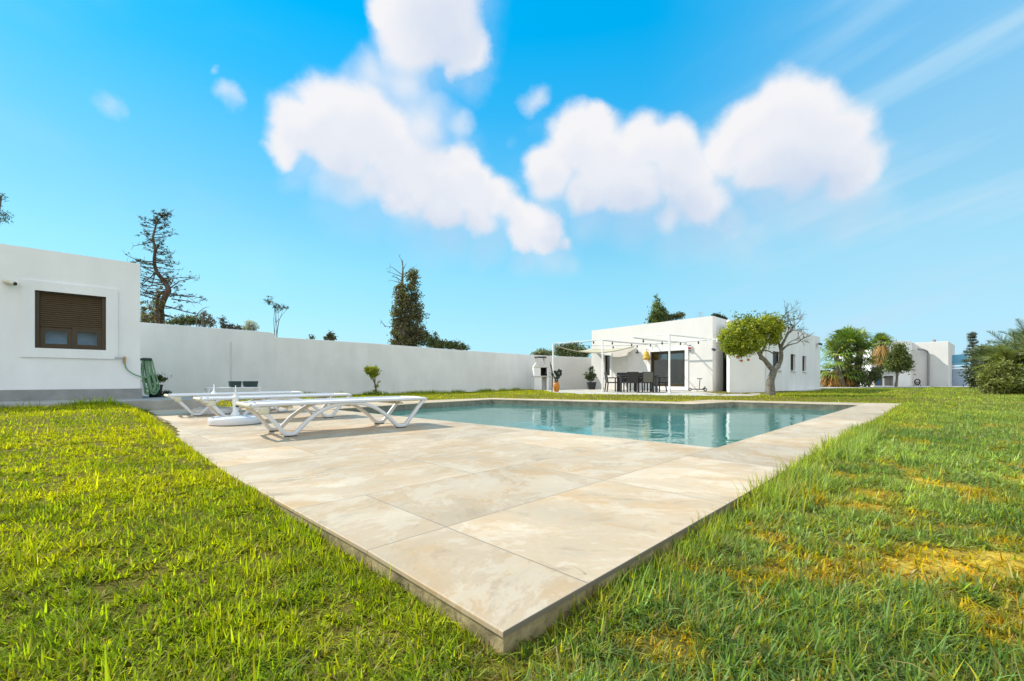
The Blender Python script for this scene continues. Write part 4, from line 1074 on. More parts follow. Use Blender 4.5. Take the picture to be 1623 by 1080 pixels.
for q in (Q1, mid, Q2, Q3):
    e = to_fac(q); ends.append(e)
    if q is Q3: continue
    mb = MB(); mb.strip([q, e], (0, 0, 1), .046, .04); build('cross_beam', mb, M['white_metal'], t_, po_)
    mb = MB(); mb.box(e - Vector((*IN, 0)) * .012, (.02, .14, .14), tuple(IN)); build('wall_plate', mb, M['white_metal'], t_, po_)
inn = lambda e: e - Vector((*IN, 0)) * .55 + Vector((0, 0, -.01))
mb = MB(); mb.strip([inn(ends[0]) - Vector((*VF, 0)) * .3, inn(ends[2]) + Vector((*VF, 0)) * .4], (0, 0, 1), .045, .04); build('inner_rail', mb, M['white_metal'], t_, po_)
for e, k in ((ends[0], .25), (ends[1], .9), (ends[2], -.2)):
    p = inn(e) + Vector((*VF, 0)) * k
    mb = MB(); mb.box((p.x, p.y, 2.28), (.035, .035, .33), tuple(VF)); build('hanger', mb, M['white_metal'], t_, po_)
# sail: triangle between the far post, the facade and the house end
sa = Q3 + Vector((.05, .05, -.06)); sb = onfac(4.42, 2.45, .05); sc_ = onfac(7.55, 2.50, .1)
t_ = thing('shade_sail', 'sagging olive beige shade sail stretched under the pergola', 'shade sail', sa)
mb = MB(); n = 14; grid = {}
for i in range(n + 1):
    for j in range(n + 1 - i):
        a, b = i / n, j / n; c3 = 1 - a - b
        p = sa * c3 + sb * a + sc_ * b
        sag = (a * c3 * 4) * .36 + (b * c3 * 4) * .22 + (a * b * 4) * .12
        p = p + Vector((0, 0, -sag))
        # hollow edges
        mid_ = (sa + sb + sc_) / 3
        e = max(a * c3 if b < .3 else 0, b * c3 if a < .3 else 0, a * b if c3 < .3 else 0)
        p = p + (Vector((mid_.x, mid_.y, p.z)) - p) * (.18 * e * 2)
        grid[(i, j)] = len(mb.v); mb.v.append(tuple(p))
for i in range(n):
    for j in range(n - i):
        mb.f.append((grid[(i, j)], grid[(i + 1, j)], grid[(i, j + 1)]))
        if j < n - i - 1: mb.f.append((grid[(i + 1, j)], grid[(i + 1, j + 1)], grid[(i, j + 1)]))
sl = build('canvas', mb, M['canvas'], t_, sa, smooth=True)
so = sl.modifiers.new('thick', 'SOLIDIFY'); so.thickness = .012
mb = MB(); edge = [Vector(mb_) for mb_ in [mb.v[0]]] if mb.v else []
ed_pts = [Vector(sl.data.vertices[grid[(i, 0)]].co) + sa for i in range(n + 1)]
mb.tube([p + Vector((0, 0, -.01)) for p in ed_pts], .028, 6); build('hem', mb, M['canvas'], t_, sa, smooth=True)
# string of lights
t_ = thing('string_lights', 'string of little dark bulbs looped between the pergola beams', 'string lights', Q2)
mb = MB(); bl = []
def loop(a, b, sag, nb):
    pts = []
    for k in range(17):
        f = k / 16; p = a.lerp(b, f) + Vector((0, 0, -sag * 4 * f * (1 - f))); pts.append(p)
    mb.tube(pts, .008, 5)
    for k in range(nb):
        f = (k + .5) / nb; p = a.lerp(b, f) + Vector((0, 0, -sag * 4 * f * (1 - f))); bl.append(p)
loop(Q3 + Vector((0, 0, .02)), inn(ends[2]), .10, 4); loop(mid, inn(ends[0]) + Vector((*VF, 0)) * .2, .14, 4); loop(Q2, inn(ends[1]), .12, 4); loop(Q3, Q2 + Vector((0, 0, .05)), .06, 3)
build('wire', mb, M['black_plastic'], t_, Q2)
for p in bl:
    mb = MB(); mb.lathe([(.014, .0), (.02, -.03), (.034, -.06), (.038, -.10), (.022, -.135)], p, 10); build('bulb', mb, M['black_plastic'], t_, Q2, smooth=True)

# ------------------------------------------------------------------ dining set
tx, ty = 5.66, 19.75
t_ = thing('dining_table', 'long grey outdoor dining table on the patio', 'table', (tx, ty, .07), -.06)
mb = MB(); mb.box((0, 0, .725), (1.75, .9, .04)); build('tabletop', mb, M['table'], t_, bevel=.008)
mb = MB(); mb.box((0, 0, .67), (1.6, .76, .07)); build('apron', mb, M['table'], t_)
for sx_ in (-1, 1):
    for sy_ in (-1, 1):
        mb = MB(); mb.box((sx_ * .78, sy_ * .36, .352), (.09, .09, .704)); build('leg', mb, M['table'], t_, bevel=.006)
t2 = thing('serving_bowl', 'small white bowl standing on the grey dining table', 'bowl', (tx + .55, ty - .1, .815))
mb = MB(); mb.lathe([(.05, 0), (.09, .02), (.125, .08), (.14, .14), (.132, .14), (.115, .085), (.05, .03)], (0, 0, 0), 20); build('bowl', mb, M['white_plastic'], t2, smooth=True)
mb = MB(); mb.lathe([(.02, .02), (.05, .05), (.045, .10), (.02, .16)], (0, 0, 0), 12); build('ladle', mb, M['cushion'], t2, smooth=True)
def make_chair(label):
    t = thing('dining_chair', label, 'chair', group='dark wicker chairs round the patio table')
    mb = MB(); mb.box((0, 0, .42), (.50, .50, .05)); build('seat', mb, M['rattan'], t, bevel=.01)
    mb = MB()
    T = Matrix.Rotation(-.16, 3, 'X')
    mb.box((0, -.255, .66), (.50, .035, .46), (1, 0), Matrix.Rotation(.16, 3, 'X')); build('backrest', mb, M['rattan'], t, bevel=.012)
    for s in (-1, 1):
        mb = MB(); mb.strip([(s * .255, .22, 0), (s * .26, .22, .62)], (0, 1, 0), .05, .05); build('leg', mb, M['rattan'], t)
        mb = MB(); mb.strip([(s * .235, -.27, 0), (s * .24, -.22, .40)], (0, 1, 0), .05, .05); build('leg', mb, M['rattan'], t)
        mb = MB(); mb.strip([(s * .262, .245, .63), (s * .262, 0, .64), (s * .262, -.27, .63)], (1, 0, 0), .06, .035); build('armrest', mb, M['rattan'], t, bevel=.006)
    return t
CH = [(-.44, -.66, 0, 'dark wicker chair with its back to the pool, left one'), (.22, -.66, 0, 'dark wicker chair with grey cushioned back, right one of the pool side'),
      (-1.12, .05, -1.57, 'dark wicker chair at the left end of the patio table'), (1.16, -.02, 1.57, 'dark wicker chair at the right end by the pergola post'),
      (-.42, .68, 3.14, 'dark wicker chair behind the patio table, left one'), (.38, .68, 3.10, 'dark wicker chair behind the patio table, right one')]
ch0 = None
for (x, y, r, lab) in CH:
    w = Vector((tx + x, ty + y, .07))
    if ch0 is None: ch0 = make_chair(lab); ch0.location = w; ch0.rotation_euler = (0, 0, r)
    else:
        k = dup(ch0, w, r, lab)
        if 'cushioned' in lab:
            mb = MB(); mb.box((0, -.30, .645), (.40, .05, .42), (1, 0), Matrix.Rotation(.16, 3, 'X')); build('cushion', mb, M['cushion'], k, bevel=.02)

# scooter by the wall
c = onfac(.48, .07, .55)
t_ = thing('push_scooter', 'black push scooter standing by the sunlit white wall', 'scooter', c, math.atan2(-.8, .6))
mb = MB(); mb.box((.05, 0, .10), (.62, .13, .045)); mb.tube([(.30, 0, .11), (.40, 0, .18), (.42, 0, .24)], .025, 8); build('deck', mb, M['black_plastic'], t_, bevel=.012)
mb = MB(); mb.tube([(-.17 + .30, 0, .11), (-.13 + .30, 0, .58)], .016, 8); mb.tube([(.15, -.20, .60), (.165, 0, .59), (.15, .20, .60)], .018, 8); build('handlebar', mb, M['black_plastic'], t_, smooth=True)
for x in (-.33, .43):
    mb = MB(); n = 18
    mb.tube([(x + .065 * math.cos(2 * math.pi * k / n), 0, .085 + .065 * math.sin(2 * math.pi * k / n)) for k in range(n + 1)], .02, 8); wh = build('wheel', mb, M['black_rubber'], t_, smooth=True)
    mb = MB()
    for k in range(5): mb.tube([(x, 0, .085), (x + .062 * math.cos(k * 1.257), 0, .085 + .062 * math.sin(k * 1.257))], .008, 5)
    build('spoke', mb, M['chrome'], wh)

# ------------------------------------------------------------------ foliage helpers
def leafcloud(blobs, nclump, per, size, cols, seed=1, clump_r=.18, shell=.55, elong=1.9, flat=.0, gaps=None):
    """leaf-sized quads in clumps spread through ellipsoid blobs (x,y,z,rx,ry,rz)"""
    rg = np.random.default_rng(seed)
    B = np.array(blobs, float); vol = B[:, 3] * B[:, 4] * B[:, 5]; pb = vol ** .75 / (vol ** .75).sum()
    bi = rg.choice(len(B), nclump, p=pb)
    dv = rg.normal(size=(nclump, 3)); dv /= np.linalg.norm(dv, axis=1)[:, None]
    rad = rg.random(nclump) ** (1 / 3); rad = shell + (1 - shell) * rad
    rad = np.where(rg.random(nclump) < .22, rg.random(nclump), rad) * rg.uniform(.82, 1.10, nclump)
    cc = B[bi, :3] + dv * B[bi, 3:6] * rad[:, None]
    n = nclump * per
    ci = np.repeat(np.arange(nclump), per)
    cr = clump_r * rg.uniform(.5, 1.4, nclump)
    P = cc[ci] + rg.normal(size=(n, 3)) * cr[ci][:, None] * np.array([.6, .6, .5])
    a = rg.normal(size=(n, 3)); a[:, 2] *= (1 - flat); a /= np.linalg.norm(a, axis=1)[:, None]
    b = np.cross(a, rg.normal(size=(n, 3))); b /= np.linalg.norm(b, axis=1)[:, None] + 1e-9
    L = size * rg.uniform(.6, 1.3, n)[:, None]; W = L / elong
    V = np.stack([P - a * L / 2, P + b * W / 2 - a * L * .05, P + a * L / 2, P - b * W / 2 - a * L * .05], 1).reshape(-1, 3)
    Fq = np.arange(n * 4).reshape(-1, 4)
    cols = np.array(cols) * 1.55; kk = rg.random((nclump, len(cols))) ** 2.2; kk /= kk.sum(1)[:, None]
    col = (kk @ cols)[ci] * rg.uniform(.65, 1.35, n)[:, None]
    return V, Fq, np.repeat(col, 4, 0), cc
def limb(mb, a, b, ra, rb, bow=.08, seed=0, seg=6, n=7):
    r = random.Random(seed); a = Vector(a); b = Vector(b); L = (b - a).length
    off = Vector((r.uniform(-1, 1), r.uniform(-1, 1), r.uniform(-.4, .8))) * L * bow
    pts = [a.lerp(b, k / seg) + off * math.sin(math.pi * k / seg) + Vector((r.uniform(-1, 1), r.uniform(-1, 1), r.uniform(-1, 1))) * L * .018 * (0 < k < seg) for k in range(seg + 1)]
    mb.tube(pts, [ra + (rb - ra) * k / seg for k in range(seg + 1)], n); return pts
def twigs(mb, p, d, L, r, depth, rng, spread=.7, up=.0, tips=None, n=5, kids=(2, 3)):
    d = Vector(d).normalized(); pts = [Vector(p)]; q = Vector(p)
    for k in range(4):
        d = (d + Vector((rng.gauss(0, .16), rng.gauss(0, .16), rng.gauss(0, .12) + up * .12))).normalized(); q = q + d * L / 4; pts.append(q.copy())
    mb.tube(pts, [r * (1 - .14 * k) for k in range(5)], n, cap=False)
    if depth == 0:
        if tips is not None: tips.append(q.copy())
        return
    for k in range(rng.randint(*kids)):
        f = rng.uniform(.45, 1.0); j = min(3, int(f * 4)); b = pts[j].lerp(pts[j + 1], f * 4 - j)
        nd = (d + Vector((rng.gauss(0, spread), rng.gauss(0, spread), rng.gauss(0, spread * .8) + up))).normalized()
        twigs(mb, b, nd, L * rng.uniform(.5, .78), r * .6, depth - 1, rng, spread, up, tips, max(3, n - 1), kids)

# ------------------------------------------------------------------ citrus tree on the lawn
TY = 15.9
P = lambda px, py, dy=0.0: at(px, py, TY + dy)
c = P(1222, 630.5); c.z = -.06
t_ = thing('citrus_tree', 'citrus tree with leafy left crown and bare right branches by pool', 'tree', c)
mb = MB()
tr = catmull([c, P(1221.5, 618), P(1221, 605), P(1224, 595), P(1227, 586)], 5)
mb.tube(tr, [.155 - .045 * (k / (len(tr) - 1)) + (.03 if k == 0 else 0) for k in range(len(tr))], 12)
mb.tube(catmull([P(1226, 588), P(1219, 580), P(1212, 571), P(1206, 565), P(1200, 556, -.1), P(1193, 552, -.2), P(1184, 551, -.2)], 4), [.10 - .0027 * k for k in range(25)], 9)
mb.tube(catmull([P(1227, 588), P(1234, 579, .1), P(1238, 568, .1), P(1238, 556, .1), P(1236, 548, .1)], 4), [.085 - .002 * k for k in range(17)], 9)
mb.tube(catmull([P(1207, 566), P(1208, 558, .2), P(1212, 556, .2), P(1219, 557, .2), P(1226, 561, .1), P(1230, 563, .2)], 4), .022, 7)
mb.tube(catmull([P(1204, 562), P(1202, 550, .1), P(1197, 538, .1), P(1190, 525, .2)], 4), [.06 - .003 * k for k in range(13)], 8)
mb.tube(catmull([P(1206, 560), P(1214, 545, .2), P(1213, 530, .3), P(1210, 515, .3)], 4), [.05 - .0026 * k for k in range(13)], 8)
mb.tube(catmull([P(1238, 556, .1), P(1246, 549), P(1254, 546), P(1263, 544)], 4), [.05 - .003 * k for k in range(13)], 7)
mb.tube(catmull([P(1237, 552, .1), P(1243, 540, -.1), P(1250, 528), P(1256, 520)], 4), [.055 - .0032 * k for k in range(13)], 7)
mb.tube(catmull([P(1237, 550, .1), P(1232, 540, .2), P(1229, 528, .1), P(1234, 515)], 4), [.05 - .0026 * k for k in range(13)], 7)
mb.tube([P(1208, 569), P(1203.5, 567.5)], [.07, .04], 7)
build('trunk', mb, M['bark_grey'], t_, c, smooth=True)
mb = MB(); rg = random.Random(12); tips = []
for (px, py, ex, ey) in ((1256, 520, 1268, 512), (1250, 528, 1262, 525), (1263, 544, 1266, 542), (1243, 540, 1248, 518), (1246, 549, 1262, 533), (1234, 515, 1238, 500), (1232, 530, 1244, 508), (1256, 522, 1252, 504), (1240, 538, 1233, 520), (1229, 540, 1226, 536), (1252, 526, 1272, 518)):
    a = P(px, py, rg.uniform(-.1, .2)); b = P(ex, ey, rg.uniform(-.5, .5))
    twigs(mb, a, b - a, max(.35, (b - a).length * 1.1), .022, 3, rg, .55, .10, tips, 5, (2, 4))
build('bare_branches', mb, M['bark_grey'], t_, c, smooth=True)
px2 = TY / F
bl = []
for (px, py, rx, ry) in ((1166, 533, 24, 22), (1180, 545, 25, 17), (1190, 521, 26, 16), (1212, 521, 20, 16), (1228, 526, 10, 15), (1158, 545, 14, 16), (1150, 541, 10, 9), (1176, 559, 7, 7), (1160, 556, 9, 8), (1200, 537, 18, 12), (1215, 509, 9, 6), (1176, 513, 10, 7), (1203, 545, 7, 6), (1236, 518, 9, 9), (1224, 513, 10, 8), (1222, 540, 8, 6)):
    q = P(px, py, 0); bl.append((q.x, q.y + random.uniform(-.2, .2), q.z, rx * px2, rx * px2 * .95, ry * px2))
V_, F_, C_, cc = leafcloud(bl, 760, 26, .085, [(.105, .135, .008), (.165, .185, .010), (.045, .075, .008), (.22, .21, .012)], 5, .13, .5, 1.8)
npmesh('crown', V_, F_, M['leaf'], t_, c, C_ * 1.5)
V_, F_, C_, cc = leafcloud([(*P(1186, 500, 0), .5, .4, .12), (*P(1172, 505, 0), .35, .3, .15), (*P(1164, 494, 0), .06, .05, .05), (*P(1215, 500, 0), .35, .3, .12), (*P(1240, 512, 0), .5, .4, .3), (*P(1180, 565, 0), .2, .2, .12)], 60, 8, .08, [(.05, .08, .01), (.10, .12, .01)], 6, .10, .3)
npmesh('stray_leaves', V_, F_, M['leaf'], t_, c, C_)
mb = MB()
for (px, py) in ((1175.3, 572), (1186, 570.5), (1169, 566)):
    q = P(px, py, -.1); mb.lathe([(.012, -.05), (.04, -.035), (.05, 0), (.038, .036), (.01, .05)], q, 10)
build('fruit', mb, M['orange_pot'], t_, c, smooth=True)

# ------------------------------------------------------------------ small shrub by the wall
SY = 18.6
c = at(596, 627, SY); c.z = -.06
t_ = thing('young_tree', 'young bright green round headed tree in front of garden wall', 'tree', c)
Q = lambda px, py, dy=0: at(px, py, SY + dy)
mb = MB(); mb.tube(catmull([c, Q(595.5, 615), Q(594, 608), Q(591.5, 602), Q(589.5, 597)], 4), [.05, .045, .045, .04, .04, .04, .035, .035, .03, .03, .03, .03, .028, .028, .026, .026, .025], 8)
mb.tube(catmull([Q(594, 608), Q(594.5, 601), Q(593, 595)], 4), .025, 6); mb.tube(catmull([Q(595.5, 614), Q(598, 609), Q(600.5, 605)], 3), .014, 5); mb.tube([Q(593, 592), Q(595.5, 580)], [.02, .008], 5)
build('trunk', mb, M['bark'], t_, c, smooth=True)
k = SY / F
V_, F_, C_, cc = leafcloud([(*Q(587, 588), 8 * k, 7 * k, 5.5 * k), (*Q(593, 590), 7.5 * k, 7 * k, 6.5 * k), (*Q(591, 595), 5 * k, 5 * k, 3.5 * k), (*Q(582, 587), 4 * k, 4 * k, 3 * k)], 120, 22, .075, [(.22, .24, .008), (.13, .17, .008), (.30, .30, .012)], 8, .09, .4)
npmesh('crown', V_, F_, M['leaf'], t_, c, C_)
V_, F_, C_, cc = leafcloud([(*Q(597, 611), .09, .09, .13), (*Q(600, 606), .05, .05, .05), (*Q(595.5, 582), .05, .05, .08)], 14, 14, .06, [(.2, .24, .02), (.13, .18, .02)], 9, .05, .2)
npmesh('side_shoots', V_, F_, M['leaf'], t_, c, C_)
V_, F_, C_, cc = leafcloud([(*Q(595, 624.5), .42, .35, .12), (*Q(587, 626), .3, .25, .07), (*Q(604, 626), .3, .25, .08)], 60, 16, .11, [(.11, .16, .02), (.17, .21, .02)], 10, .08, .3, 3.5)
npmesh('ground_shoots', V_, F_, M['leaf'], t_, c, C_)

# ------------------------------------------------------------------ pots
def pot(c, prof, mat, t, n=24):
    mb = MB(); mb.lathe(prof, c, n); build('pot', mb, mat, t, c, smooth=True)
    r, z = prof[-2]
    mb = MB(); mb.lathe([(.001, z - .03), (r * .98, z - .03), (r * .98, z - .028), (.001, z - .025)], c, n); build('soil', mb, M['soil'], t, c)
c = Vector((-8.20, 10.75, .2)); c = G(246, 629.6, .2)
t_ = thing('potted_plant', 'black plastic pot with small bushy shrub on terrace by hose', 'potted plant', c)
pot(c, [(.11, 0), (.115, .01), (.145, .27), (.155, .275), (.155, .30), (.143, .30), (.13, .25)], M['black_plastic'], t_)
mb = MB(); rg = random.Random(4); tips = []
for k in range(6): twigs(mb, c + Vector((rg.uniform(-.03, .03), 0, .27)), (rg.uniform(-.5, .8), rg.uniform(-.4, .4), 1), .16, .010, 1, rg, .5, .1, tips)
build('stem', mb, M['bark'], t_, c)
V_, F_, C_, cc = leafcloud([(c.x - .02, c.y, c.z + .47, .17, .15, .07), (c.x + .10, c.y, c.z + .43, .14, .13, .06), (c.x - .15, c.y, c.z + .40, .1, .1, .07)], 90, 20, .035, [(.05, .07, .008), (.10, .10, .01), (.025, .035, .008)], 14, .05, .4)
npmesh('crown', V_, F_, M['leaf'], t_, c, C_)
V_, F_, C_, cc = leafcloud([(c.x + .26, c.y - .05, c.z + .06, .12, .1, .06)], 14, 8, .10, [(.03, .045, .02)], 15, .05, .2, 3)
npmesh('fallen_leaves', V_, F_, M['leaf'], t_, c, C_)
c = G(882, 621.3, .07)
t_ = thing('cactus_pot', 'tall orange glazed urn holding a dark paddle cactus', 'potted plant', c)
pot(c, [(.09, 0), (.10, .012), (.14, .17), (.15, .25), (.135, .34), (.10, .40), (.105, .42), (.12, .435), (.12, .45), (.105, .45), (.095, .42)], M['orange_pot'], t_)
mb = MB(); rg = random.Random(8)
def paddle(p, d, L, w, th):
    d = Vector(d).normalized(); s_ = d.cross(Vector((rg.gauss(0, .5), 1, rg.gauss(0, .3)))).normalized(); m_ = d.cross(s_)
    o = len(mb.v); nn_ = 8
    for (f, r) in ((0, .25), (.2, .7), (.5, 1), (.8, .8), (1, .3)):
        for k in range(nn_):
            a = 2 * math.pi * k / nn_; mb.v.append(tuple(Vector(p) + d * L * f + s_ * math.cos(a) * w * r + m_ * math.sin(a) * th * r))
    for i in range(4):
        for k in range(nn_): mb.f.append((o + i * nn_ + k, o + i * nn_ + (k + 1) % nn_, o + (i + 1) * nn_ + (k + 1) % nn_, o + (i + 1) * nn_ + k))
    mb.f.append(tuple(o + k for k in range(nn_))); mb.f.append(tuple(o + 4 * nn_ + k for k in range(nn_)))
    return Vector(p) + d * L
top = [c + Vector((0, 0, .42))]
for lev in range(4):
    nx_ = []
    for p in top:
        for k in range(2 if lev else 3):
            nx_.append(paddle(p, (rg.gauss(0, .6), rg.gauss(0, .3), 1), .165, .05, .016))
    top = nx_[:5]
M['cactus'] = pmat('cactus_flesh', (.018, .035, .018), .5, var=.3, vscale=9)
build('paddle', mb, M['cactus'], t_, c, smooth=True)
c = at(937.5, 618, 24.6); c.z = .07
t_ = thing('potted_tree', 'black pot with leafy dark green shrub in the patio corner', 'potted plant', c)
mb = MB(); s2 = .20; vs = []
for z_, r_ in ((0, .17), (.36, .225), (.36, .245), (.41, .245), (.41, .215), (.36, .205)):
    vs += [c + Vector((sx_ * r_, sy_ * r_, z_)) for sx_, sy_ in ((-1, -1), (1, -1), (1, 1), (-1, 1))]
mb.add(vs, [(3, 2, 1, 0)] + [(r * 4 + i, r * 4 + (i + 1) % 4, r * 4 + 4 + (i + 1) % 4, r * 4 + 4 + i) for r in range(5) for i in range(4)] + [(20, 21, 22, 23)])
build('pot', mb, M['black_plastic'], t_, c, bevel=.006)
mb = MB(); mb.tube(catmull([c + Vector((-.05, 0, .36)), c + Vector((-.1, 0, .7)), c + Vector((-.04, 0, 1.1)), c + Vector((.02, 0, 1.25))], 4), .016, 6); mb.tube([c + Vector((-.07, 0, .5)), c + Vector((-.3, 0, .85))], .012, 5); mb.tube([c + Vector((-.07, 0, .55)), c + Vector((.12, .05, .8))], .012, 5)
build('stem', mb, M['bark'], t_, c)
V_, F_, C_, cc = leafcloud([(c.x - .1, c.y, c.z + .62, .27, .22, .15), (c.x - .25, c.y, c.z + .8, .16, .15, .12), (c.x + .05, c.y, c.z + .8, .2, .18, .14), (c.x + .0, c.y, c.z + 1.12, .14, .12, .2)], 70, 14, .10, [(.03, .05, .014), (.06, .08, .02), (.015, .025, .01)], 16, .08, .3)
npmesh('foliage', V_, F_, M['leaf'], t_, c, C_)
# dark drift stick leaning in front of the far pergola post
c = G(877.5, 621.2, .07)
t_ = thing('branch', 'dark crooked branch propped upright behind the orange urn', 'branch', c + Vector((-.05, .25, 0)))
q = t_.location
mb = MB(); mb.tube(catmull([q, q + Vector((.02, 0, .7)), q + Vector((-.03, 0, 1.1)), q + Vector((-.10, 0, 1.38))], 5), [.03] * 8 + [.035] * 4 + [.028, .02, .015, .01], 7); mb.tube([q + Vector((0, 0, .95)), q + Vector((-.09, .02, 1.22))], [.02, .01], 5); build('stick', mb, M['bark'], t_, q, smooth=True)
# ------------------------------------------------------------------ dead pine behind the wall
DY = 24.0
P = lambda px, py, dy=0.0: at(px, py, DY + dy)
c = P(257, 620); c.z = -.1
t_ = thing('pine_tree', 'tall half dead pine with crooked red trunk behind the wall', 'tree', c)
tr_px = [(257, 622), (257, 512), (256, 490), (261, 472), (267, 460), (260, 446), (249, 432), (244.5, 415), (246, 395), (242.5, 378), (246, 362), (249, 352), (256, 344), (259, 341)]
tr = [P(x, y, .25 * math.sin(i * 1.3)) for i, (x, y) in enumerate(tr_px)]; tr[0].z = -.15
rr_ = [.16, .13, .12, .14, .135, .115, .095, .08, .068, .056, .045, .034, .022, .010]
cp = catmull(tr, 4); mb = MB()
rs = []
for i in range(len(cp)):
    f = i / 4; k = min(int(f), len(rr_) - 2); rs.append(rr_[k] + (rr_[k + 1] - rr_[k]) * (f - k))
mb.tube(cp, rs, 10)
mb.tube(catmull([P(250, 600, -.3), P(250, 520, -.3), P(249, 490, -.3), P(252, 468, -.2), P(262, 462, -.1)], 4), .075, 8)
build('trunk', mb, M['bark_red'], t_, c, smooth=True)
mb = MB(); rg = random.Random(31); tuft = []
nb = 74
for i in range(nb):
    f = .16 + .84 * (i / nb) ** .9
    idx_ = f * (len(tr) - 1); k = min(int(idx_), len(tr) - 2); b = tr[k].lerp(tr[k + 1], idx_ - k)
    az = rg.uniform(0, 6.28); hgt_f = (tr[-1].z - b.z) / (tr[-1].z - 3.0)
    L = (.42 + 1.75 * min(1, max(0, hgt_f)) ** .75) * rg.uniform(.55, 1.15)
    d = Vector((math.cos(az), math.sin(az) * .8, rg.uniform(.0, .45) - .25 * hgt_f))
    pts = [b]; q = b.copy(); d.normalize()
    for s in range(6):
        d = (d + Vector((rg.gauss(0, .10), rg.gauss(0, .10), rg.gauss(0, .07) - .05 + .045 * s))).normalized(); q = q + d * L / 6; pts.append(q.copy())
    r0 = .012 + .016 * L
    mb.tube(pts, [r0 * (1 - .13 * s) for s in range(7)], 5, cap=False)
    for s in range(2, 7):
        for w in range(2):
            e = (d + Vector((rg.gauss(0, .8), rg.gauss(0, .8), rg.gauss(.1, .5)))).normalized() * rg.uniform(.12, .38) * (.5 + L * .3)
            mb.tube([pts[s], pts[s] + e * .6, pts[s] + e + Vector((0, 0, .02))], [.009, .007, .004], 4, cap=False)
            if rg.random() < .42: tuft.append(pts[s] + e)
            elif rg.random() < .3: tuft.append(pts[s] + e * .5)
for (a, b) in (((270, 470), (322, 473)), ((272, 474), (316, 481)), ((264, 462), (316, 441)), ((246, 416), (282, 420)), ((245, 415), (200, 418)), ((246, 400), (275, 402)), ((244, 385), (212, 390)), ((249, 432), (226, 452)), ((247, 430), (222, 470)), ((262, 450), (308, 441)), ((256, 500), (300, 516)), ((258, 498), (285, 512))):
    pts = limb(mb, P(*a), P(*b, rg.uniform(-.5, .5)), .035, .01, .10, rg.random(), 6, 5)
    for p in pts[2:]:
        for w in range(3):
            e = Vector((rg.gauss(0, .22), rg.gauss(0, .2), rg.gauss(.05, .16))); mb.tube([p, p + e], [.009, .004], 4, cap=False)
            if rg.random() < .5: tuft.append(p + e)
build('branches', mb, M['bark_red'], t_, c)
bl = [(p.x, p.y, p.z, .08, .08, .05) for p in tuft]
V_, F_, C_, cc = leafcloud(bl, len(bl) * 1, 13, .085, [(.030, .038, .028), (.055, .052, .030), (.020, .026, .024)], 33, .055, .2, 3.2)
npmesh('needles', V_, F_, M['needle'], t_, c, C_ * 1.6)
V_, F_, C_, cc = leafcloud([(*P(262, 445, 0), .25, .2, .16), (*P(255, 462, -.2), .32, .25, .30), (*P(249, 478, -.3), .30, .25, .45), (*P(246, 495, -.3), .30, .25, .5), (*P(236, 505, -.4), .5, .3, .3), (*P(230, 490, -.3), .45, .3, .5), (*P(228, 512, -.3), .4, .3, .3)], 150, 22, .12, [(.10, .085, .03), (.055, .06, .02), (.15, .11, .045)], 34, .12, .3, 3)
npmesh('ivy', V_, F_, M['needle'], t_, c, C_ * 1.5)

def scrub(name, label, cat, px_blobs, Y, n, per, size, cols, seed, trunk=None, clump=.16, group=None, base=None, elong=2.0, shell=.45, mat='leaf', twig=0, lean=None, stems=1):
    """a leafy plant: blobs given as photo pixels at depth Y (x, y, rx, ry)"""
    k = Y / F
    cx = sum(b[0] for b in px_blobs) / len(px_blobs) if base is None else base
    c = at(cx, HZ, Y); c.z = -.1
    t = thing(name, label, cat, c, group=group)
    rg = random.Random(seed)
    bl = []
    for (x, y, rx, ry) in px_blobs:
        q = at(x, y, Y); bl.append((q.x, q.y + rg.uniform(-.3, .3) * rx * k, q.z, rx * k, rx * k * .85, ry * k))
    V_, F_, C_, cc = leafcloud(bl, n, per, size, cols, seed, clump, shell, elong)
    npmesh('foliage', V_, F_, M[mat], t, c, C_ * 1.5)
    mb = MB()
    top = max(b[2] for b in bl)
    for s in range(stems):
        q0 = c + Vector((rg.uniform(-.2, .2) * (stems > 1), 0, 0)); b = bl[s % len(bl)]
        limb(mb, q0, Vector((b[0], b[1], b[2] + .2 * b[5])), trunk or .06, (trunk or .06) * .35, .04, seed + s, 6, 7)
    for s in range(min(len(cc), 26 + twig)):
        e = Vector(cc[s]); f = rg.uniform(.35, .9); a = Vector((c.x, c.y, 0)).lerp(Vector((bl[0][0], bl[0][1], e.z)), f); a.z = c.z + (e.z - c.z) * f
        limb(mb, a, e, .022, .006, .06, seed + s, 4, 4)
    build('trunk', mb, M['bark_grey'], t, c)
    return t
DG = [(.035, .045, .020), (.070, .068, .028), (.022, .030, .016)]
GR = [(.055, .085, .015), (.100, .120, .018), (.028, .042, .010)]
# poplar-like tree
t_ = scrub('evergreen_tree', 'tall narrow brownish evergreen with bare leader above the wall', 'tree',
      [(648, 470, 15, 24), (655, 448, 10, 17), (636, 492, 13, 26), (652, 500, 16, 30), (664, 505, 9, 26), (645, 528, 20, 20), (628, 520, 8, 18), (666, 532, 10, 18), (632, 462, 7, 14), (662, 468, 5, 14), (640, 545, 22, 12), (658, 436, 6, 8), (675, 540, 9, 12)],
      32.0, 620, 26, .17, [(.062, .055, .030), (.095, .080, .040), (.035, .036, .020), (.070, .075, .022)], 41, trunk=.22, clump=.22, base=634, shell=.4)
c = t_.location.copy(); mb = MB(); rg = random.Random(5); Pq = lambda x, y, dy=0: at(x, y, 32 + dy)
mb.tube(catmull([Pq(633, 560), Pq(635, 500), Pq(637, 455), Pq(638.5, 430), Pq(638, 412)], 4), [.2 - .0115 * k for k in range(17)], 7)
